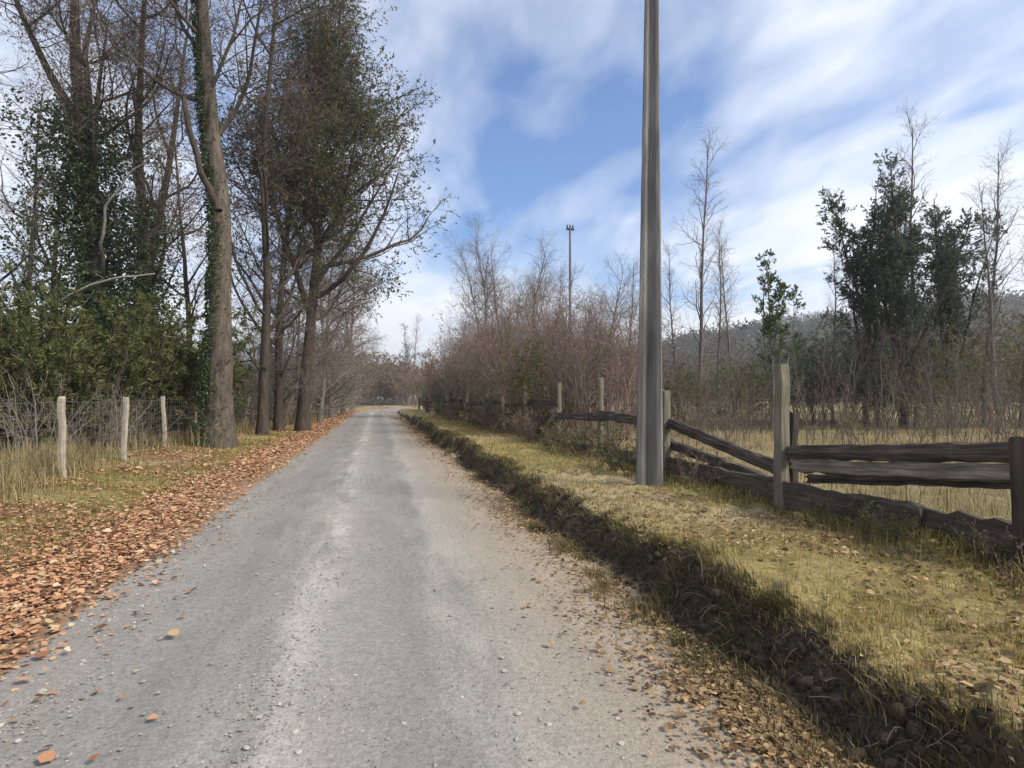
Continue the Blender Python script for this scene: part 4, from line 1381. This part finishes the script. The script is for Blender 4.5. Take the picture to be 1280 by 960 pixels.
# right verge: short grass
parts = []
n = 92000
y = scatter_y(n, 1.2, 45, 0)
u2 = 2.32 + rng.random(n) * 2.9
x = u2 + bend(y)
d_ = 0.25 + 0.75 * sstep(0.35, 0.6, fbm(x * 1.4, y * 1.4, 33, 3))
kp = (rng.random(n) < d_) & (height(x, y) > 0.2)
x, y = x[kp], y[kp]
hs = (0.030 + 0.045 * fbm(x * 1.1, y * 1.1, 35, 3)) * (1 + np.clip(y - 6, 0, 40) * 0.02)
parts.append(blades(rng, x, y, hs, 0.0028 * (1 + np.clip(y - 4, 0, 50) * 0.12), 0.7, None, -0.005, 0.68))
n = 14000
y = scatter_y(n, 1.5, 40, 0)
x = rng.normal(4.55, 0.30, n) + bend(y)
parts.append(blades(rng, x, y, 0.14 * (0.4 + fbm(x * 2, y * 2, 37, 2)), 0.004 * (1 + np.clip(y - 4, 0, 50) * 0.06), 0.55, None, -0.01, 0.45))
tag(obj('verge_grass', leaf_mesh('verge_grass', parts, M['grass_verge'])), 'short yellow-green grass of the right verge', 'grass', kind='stuff')
# bank: overhanging tufts and weeds on the dark earth
parts = []
n = 36000
y = scatter_y(n, 1.0, 40, 0)
u2 = 2.02 + rng.random(n) * 0.5
x = u2 + bend(y)
hz_ = height(x, y)
kp = (hz_ > 0.03) & (rng.random(n) < 0.10 + 0.90 * sstep(0.48, 0.68, fbm(x * 2.6, y * 2.6, 43, 3)) + 0.45 * sstep(0.27, 0.33, hz_))
x, y = x[kp], y[kp]
parts.append(blades(rng, x, y, (0.025 + 0.095 * fbm(x * 1.6, y * 1.6, 45, 2)) * (1 + np.clip(y - 6, 0, 40) * 0.015), 0.003 * (1 + np.clip(y - 4, 0, 50) * 0.10), 0.9, (-0.9, -0.1, 0), -0.01, 0.45))
n = 9000
y = scatter_y(n, 1.6, 14, 0)
x = rng.normal(2.0, 0.13, n)
kp = fbm(x * 0.5, y * 1.1, 47, 2) > 0.60
x, y = x[kp], y[kp]
parts.append(blades(rng, x, y, 0.07, 0.004, 0.7, None, -0.01, 0.6))
for k in range(110):                                   # big shaggy tufts, on the crest and at the foot
    ty = 1.6 * (34 / 1.6) ** rng.random()
    tu = rng.choice([2.42, 2.30, 2.08, 1.98]) + rng.normal(0, 0.07)
    m_ = int(rng.integers(60, 150))
    r_ = rng.uniform(0.03, 0.09)
    x = tu + rng.normal(0, r_, m_) + float(bend(np.array([ty]))[0])
    y = ty + rng.normal(0, r_ * 1.3, m_)
    parts.append(blades(rng, x, y, rng.uniform(0.06, 0.16), 0.0030 * (1 + max(ty - 4, 0) * 0.08), 1.0, (-0.7, -0.2, 0), -0.015, rng.uniform(0.3, 0.85), 0.18))
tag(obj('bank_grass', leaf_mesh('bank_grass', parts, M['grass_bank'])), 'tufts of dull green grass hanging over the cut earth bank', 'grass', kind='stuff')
# crumbled earth and dead roots on the cut face
m, t, out = new_mat('earth')
n1 = noise(t, mapped(t), 30, 5, 0.7)
principled(t, out, ramp(t, n1, [(0.3, (0.03, 0.022, 0.015)), (0.55, (0.07, 0.052, 0.035)), (0.8, (0.13, 0.10, 0.07))]), 0.95, n1, 1.0, 0.02)
M['earth'] = m
n = 5200
y = scatter_y(n, 1.3, 30, 0)
x = 2.0 + rng.random(n) * 0.42
hz_ = height(x, y)
kp = (hz_ < 0.36) & (hz_ > -0.02)
x, y, hz_ = x[kp], y[kp], hz_[kp]
n = len(x)
bx8 = np.array([[-1, -1, -1], [1, -1, -1], [1, 1, -1], [-1, 1, -1], [-1, -1, 1], [1, -1, 1], [1, 1, 1], [-1, 1, 1]], float) * 0.8
bq8 = np.array([[0, 3, 2, 1], [4, 5, 6, 7], [0, 1, 5, 4], [1, 2, 6, 5], [2, 3, 7, 6], [3, 0, 4, 7]])
sz = np.clip(rng.lognormal(math.log(0.011), 0.55, n), 0.004, 0.045)
ov = bx8[None] * (1 + rng.normal(0, 0.35, (n, 8, 3))) * sz[:, None, None] + np.stack([x, y, hz_], 1)[:, None, :]
tag(obj('earth_clods', make_mesh('earth_clods', ov.reshape(-1, 3), (np.arange(n)[:, None, None] * 8 + bq8[None]).reshape(-1, 4), M['earth'], True)),
    'crumbled dark earth clods on the face of the cut bank', 'earth', kind='stuff')
n = 320
y = scatter_y(n, 1.5, 22, 0)
x = 2.16 + rng.random(n) * 0.28
P0 = np.stack([x, y, height(x, y) + 0.01], 1)
d0 = nrm(np.stack([-0.8 + rng.normal(0, 0.3, n), rng.normal(0, 0.6, n), 0.2 + rng.normal(0, 0.4, n)], 1))
P = np.zeros((n, 5, 3))
P[:, 0] = P0
ln_ = rng.uniform(0.06, 0.26, n)[:, None]
for k in range(1, 5):
    d0 = nrm(d0 + rng.normal(0, 0.22, d0.shape) + np.array([-0.05, 0, -0.28]))
    P[:, k] = P[:, k - 1] + d0 * ln_ / 4
tag(obj('dead_roots', make_mesh('dead_roots', *tubes(P, np.repeat(rng.uniform(0.001, 0.0024, n)[:, None], 5, 1), 3), M['twig_brown'])),
    'dead roots and stalks hanging out of the cut bank', 'roots', kind='stuff')
# left verge grass, low, and tall dry grass along the wire fence
parts = []
n = 52000
y = scatter_y(n, 3.5, 60, 0)
u2 = -3.0 - rng.random(n) * 3.6
x = u2 + bend(y)
kp = rng.random(n) < 0.2 + 0.8 * sstep(0.35, 0.58, fbm(x * 0.9, y * 0.9, 53, 3))
x, y = x[kp], y[kp]
parts.append(blades(rng, x, y, 0.05 + 0.05 * fbm(x, y, 55, 2), 0.003 * (1 + np.clip(y - 4, 0, 60) * 0.1), 0.7, None, -0.005, 0.42))
tag(obj('verge_grass', leaf_mesh('verge_grass', parts, M['grass_verge'])), 'low olive grass of the left verge', 'grass', kind='stuff')
parts = []
n = 36000
y = scatter_y(n, 5, 45, 0)
x = -5.9 + rng.normal(0, 0.75, n) - np.abs(rng.normal(0, 1.0, n)) * 0.7
kp = rng.random(n) < 0.1 + 0.9 * sstep(0.42, 0.62, fbm(x * 0.8, y * 0.8, 57, 3))
x, y = x[kp], y[kp]
parts.append(blades(rng, x, y, (0.25 + 0.45 * fbm(x * 0.7, y * 0.7, 59, 2)), 0.005 * (1 + np.clip(y - 8, 0, 60) * 0.04), 0.6, None, -0.01, 0.55))
tag(obj('dry_grass', leaf_mesh('dry_grass', parts, M['grass_dry'])), 'tall straw-coloured grass along the wire fence', 'grass', kind='stuff')
# dry field beyond the rails
parts = []
n = 38000
y = scatter_y(n, 2.5, 45, 0)
x = 4.9 + rng.random(n) * (6 + y * 0.9)
kp = rng.random(n) < 0.2 + 0.8 * sstep(0.4, 0.6, fbm(x * 0.5, y * 0.5, 63, 3))
x, y = x[kp], y[kp]
parts.append(blades(rng, x, y, 0.10 + 0.22 * fbm(x * 0.5, y * 0.5, 65, 2), 0.005 * (1 + np.clip(y - 6, 0, 60) * 0.05), 0.6, None, -0.01, 0.55))
tag(obj('field_grass', leaf_mesh('field_grass', parts, M['grass_dry'])), 'dry grass of the field beyond the rail fence', 'grass', kind='stuff')

# low weeds along the rail fence
weed = [shrub(141, 0.75, 12, 0.9, 'twig_brown', 'twig_brown', 5, 4, 'leaf_olive', 4, 0.05, 0.25, up=0.02, r=0.008), shrub(143, 0.8, 16, 0.8, 'twig_red', 'twig_brown', 5, 4, 'leaf_brown', 2, 0.045, 0.3, up=0.02, r=0.008)]
for k, (y, dx, v_, sc) in enumerate([(4.3, -0.35, 0, 0.5), (4.9, -0.2, 0, 0.55), (3.6, 0.05, 1, 0.5), (3.1, -0.2, 1, 0.5), (7.6, -0.2, 1, 0.8), (8.6, -0.15, 1, 0.9), (9.6, -0.35, 0, 0.9), (10.4, -0.2, 1, 1.1), (11.4, -0.3, 0, 1.1),
                                     (12.6, -0.2, 1, 1.2), (13.6, -0.3, 0, 1.1), (15, -0.2, 1, 1.3), (16.5, -0.25, 1, 1.3), (18, -0.15, 0, 1.3), (20, -0.2, 1, 1.4), (22.5, -0.1, 1, 1.5), (25, -0.1, 0, 1.5), (28, -0.1, 1, 1.6),
                                     (32, -0.1, 1, 1.7), (36, -0.1, 1, 1.8), (41, 0, 0, 1.8), (46, 0, 1, 2.0)]):
    place('weed', weed[v_], ['low green weed growing against the foot of the rail fence', 'brown withered weed growing against the foot of the rail fence'][v_], 'weed', (FX + dx, y), k * 1.9,
          ['green weeds along the rail fence', 'withered weeds along the rail fence'][v_], sc, 0.01)

# gravel: loose grit as one mass, a few big pale stones as things
oct_v = np.array([[1, 0, 0], [0, 1, 0], [-1, 0, 0], [0, -1, 0], [0, 0, 0.7], [0, 0, -0.7]], float)
oct_q = np.array([[0, 1, 4], [1, 2, 4], [2, 3, 4], [3, 0, 4], [1, 0, 5], [2, 1, 5], [3, 2, 5], [0, 3, 5]])
n = 13000
y = scatter_y(n, 1.6, 22, 0)
pick = rng.random(n)
u2 = np.where(pick < 0.5, -2.0 + rng.normal(0, 0.28, n), np.where(pick < 0.72, -0.42 + rng.normal(0, 0.22, n), rng.uniform(-2.2, 2.0, n)))
sz = np.clip(rng.lognormal(math.log(0.006), 0.45, n), 0.0025, 0.018)
c_ = np.stack([u2, y, surf(u2, y) + 0.002], 1)
a_ = rng.random(n) * 6.283
ca, sa = np.cos(a_), np.sin(a_)
ov = oct_v[None] * (1 + rng.normal(0, 0.22, (n, 6, 3))) * sz[:, None, None]
ov = np.stack([ov[..., 0] * ca[:, None] - ov[..., 1] * sa[:, None], ov[..., 0] * sa[:, None] + ov[..., 1] * ca[:, None], ov[..., 2]], -1) + c_[:, None, :]
q_ = (np.arange(n)[:, None, None] * 6 + oct_q[None]).reshape(-1, 3)
tag(obj('gravel', make_mesh('gravel', ov.reshape(-1, 3), q_, M['grit'], False, attrs={'rnd': np.repeat(np.clip(rng.normal(0.5, 0.22, n), 0, 1), 6)})),
    'loose grey gravel lying on the road', 'gravel', kind='stuff')


def pebble(seed, r_):
    import bmesh
    rg = np.random.default_rng(seed)
    bm = bmesh.new()
    bmesh.ops.create_icosphere(bm, subdivisions=2, radius=r_)
    for v in bm.verts:
        f_ = 1 + 0.75 * (float(vnoise(np.array([v.co.x / r_ * 1.6 + seed]), np.array([v.co.y / r_ * 1.1 + v.co.z / r_]), seed)[0]) - 0.5)
        v.co = (v.co.x * f_ * 1.2, v.co.y * f_, v.co.z * f_ * 0.6)
    me = bpy.data.meshes.new('stone')
    bm.to_mesh(me)
    bm.free()
    me.materials.append(M['stone'])
    return me


pebs = [pebble(s, 0.012) for s in (1, 2, 3)]
for k, (px, py, sc) in enumerate([(648, 888, 1.3), (685, 902, 1.3), (628, 820, 1.2), (631, 836, 1.1), (378, 846, 1.0), (312, 936, 1.2), (373, 918, 1.4), (72, 782, 1.5), (110, 822, 1.4), (60, 858, 1.4), (446, 845, 1.0),
                                  (506, 900, 1.0), (578, 866, 0.9), (376, 944, 1.3), (328, 898, 1.1), (775, 925, 1.2), (200, 735, 1.3), (140, 733, 1.2), (8, 900, 1.5), (30, 920, 1.2)]):
    zc_ = CAM_H * F / (py - 497)
    x, y = pos(px, zc_)
    o = obj('stone', pebs[k % 3], None, (x, y, float(surf(np.array([x]), np.array([y]))[0]) + 0.004), k * 1.1)
    o.scale = (sc, sc, sc)
    tag(o, 'small pale stone lying loose on the gravel road', 'stone', 'pale stones loose on the road')

# ------------------------------------------------------------------ light haze in the air
m, t, out = new_mat('haze')
pv = t.nodes.new('ShaderNodeVolumePrincipled')
pv.inputs['Color'].default_value = (0.95, 0.97, 1.0, 1)
pv.inputs['Density'].default_value = 0.0007
pv.inputs['Anisotropy'].default_value = 0.3
L(t, pv.outputs[0], out.inputs['Volume'])
hv = [(x, y, z) for z in (-8, 115) for y in (-450, 1450) for x in (-1400, 1700)]
hf = [(0, 2, 3, 1), (4, 5, 7, 6), (0, 1, 5, 4), (2, 6, 7, 3), (0, 4, 6, 2), (1, 3, 7, 5)]
hm = bpy.data.meshes.new('haze')
hm.from_pydata(hv, [], hf)
hm.materials.append(m)
tag(obj('haze', hm), 'thin pale haze in the air', 'haze', kind='stuff')
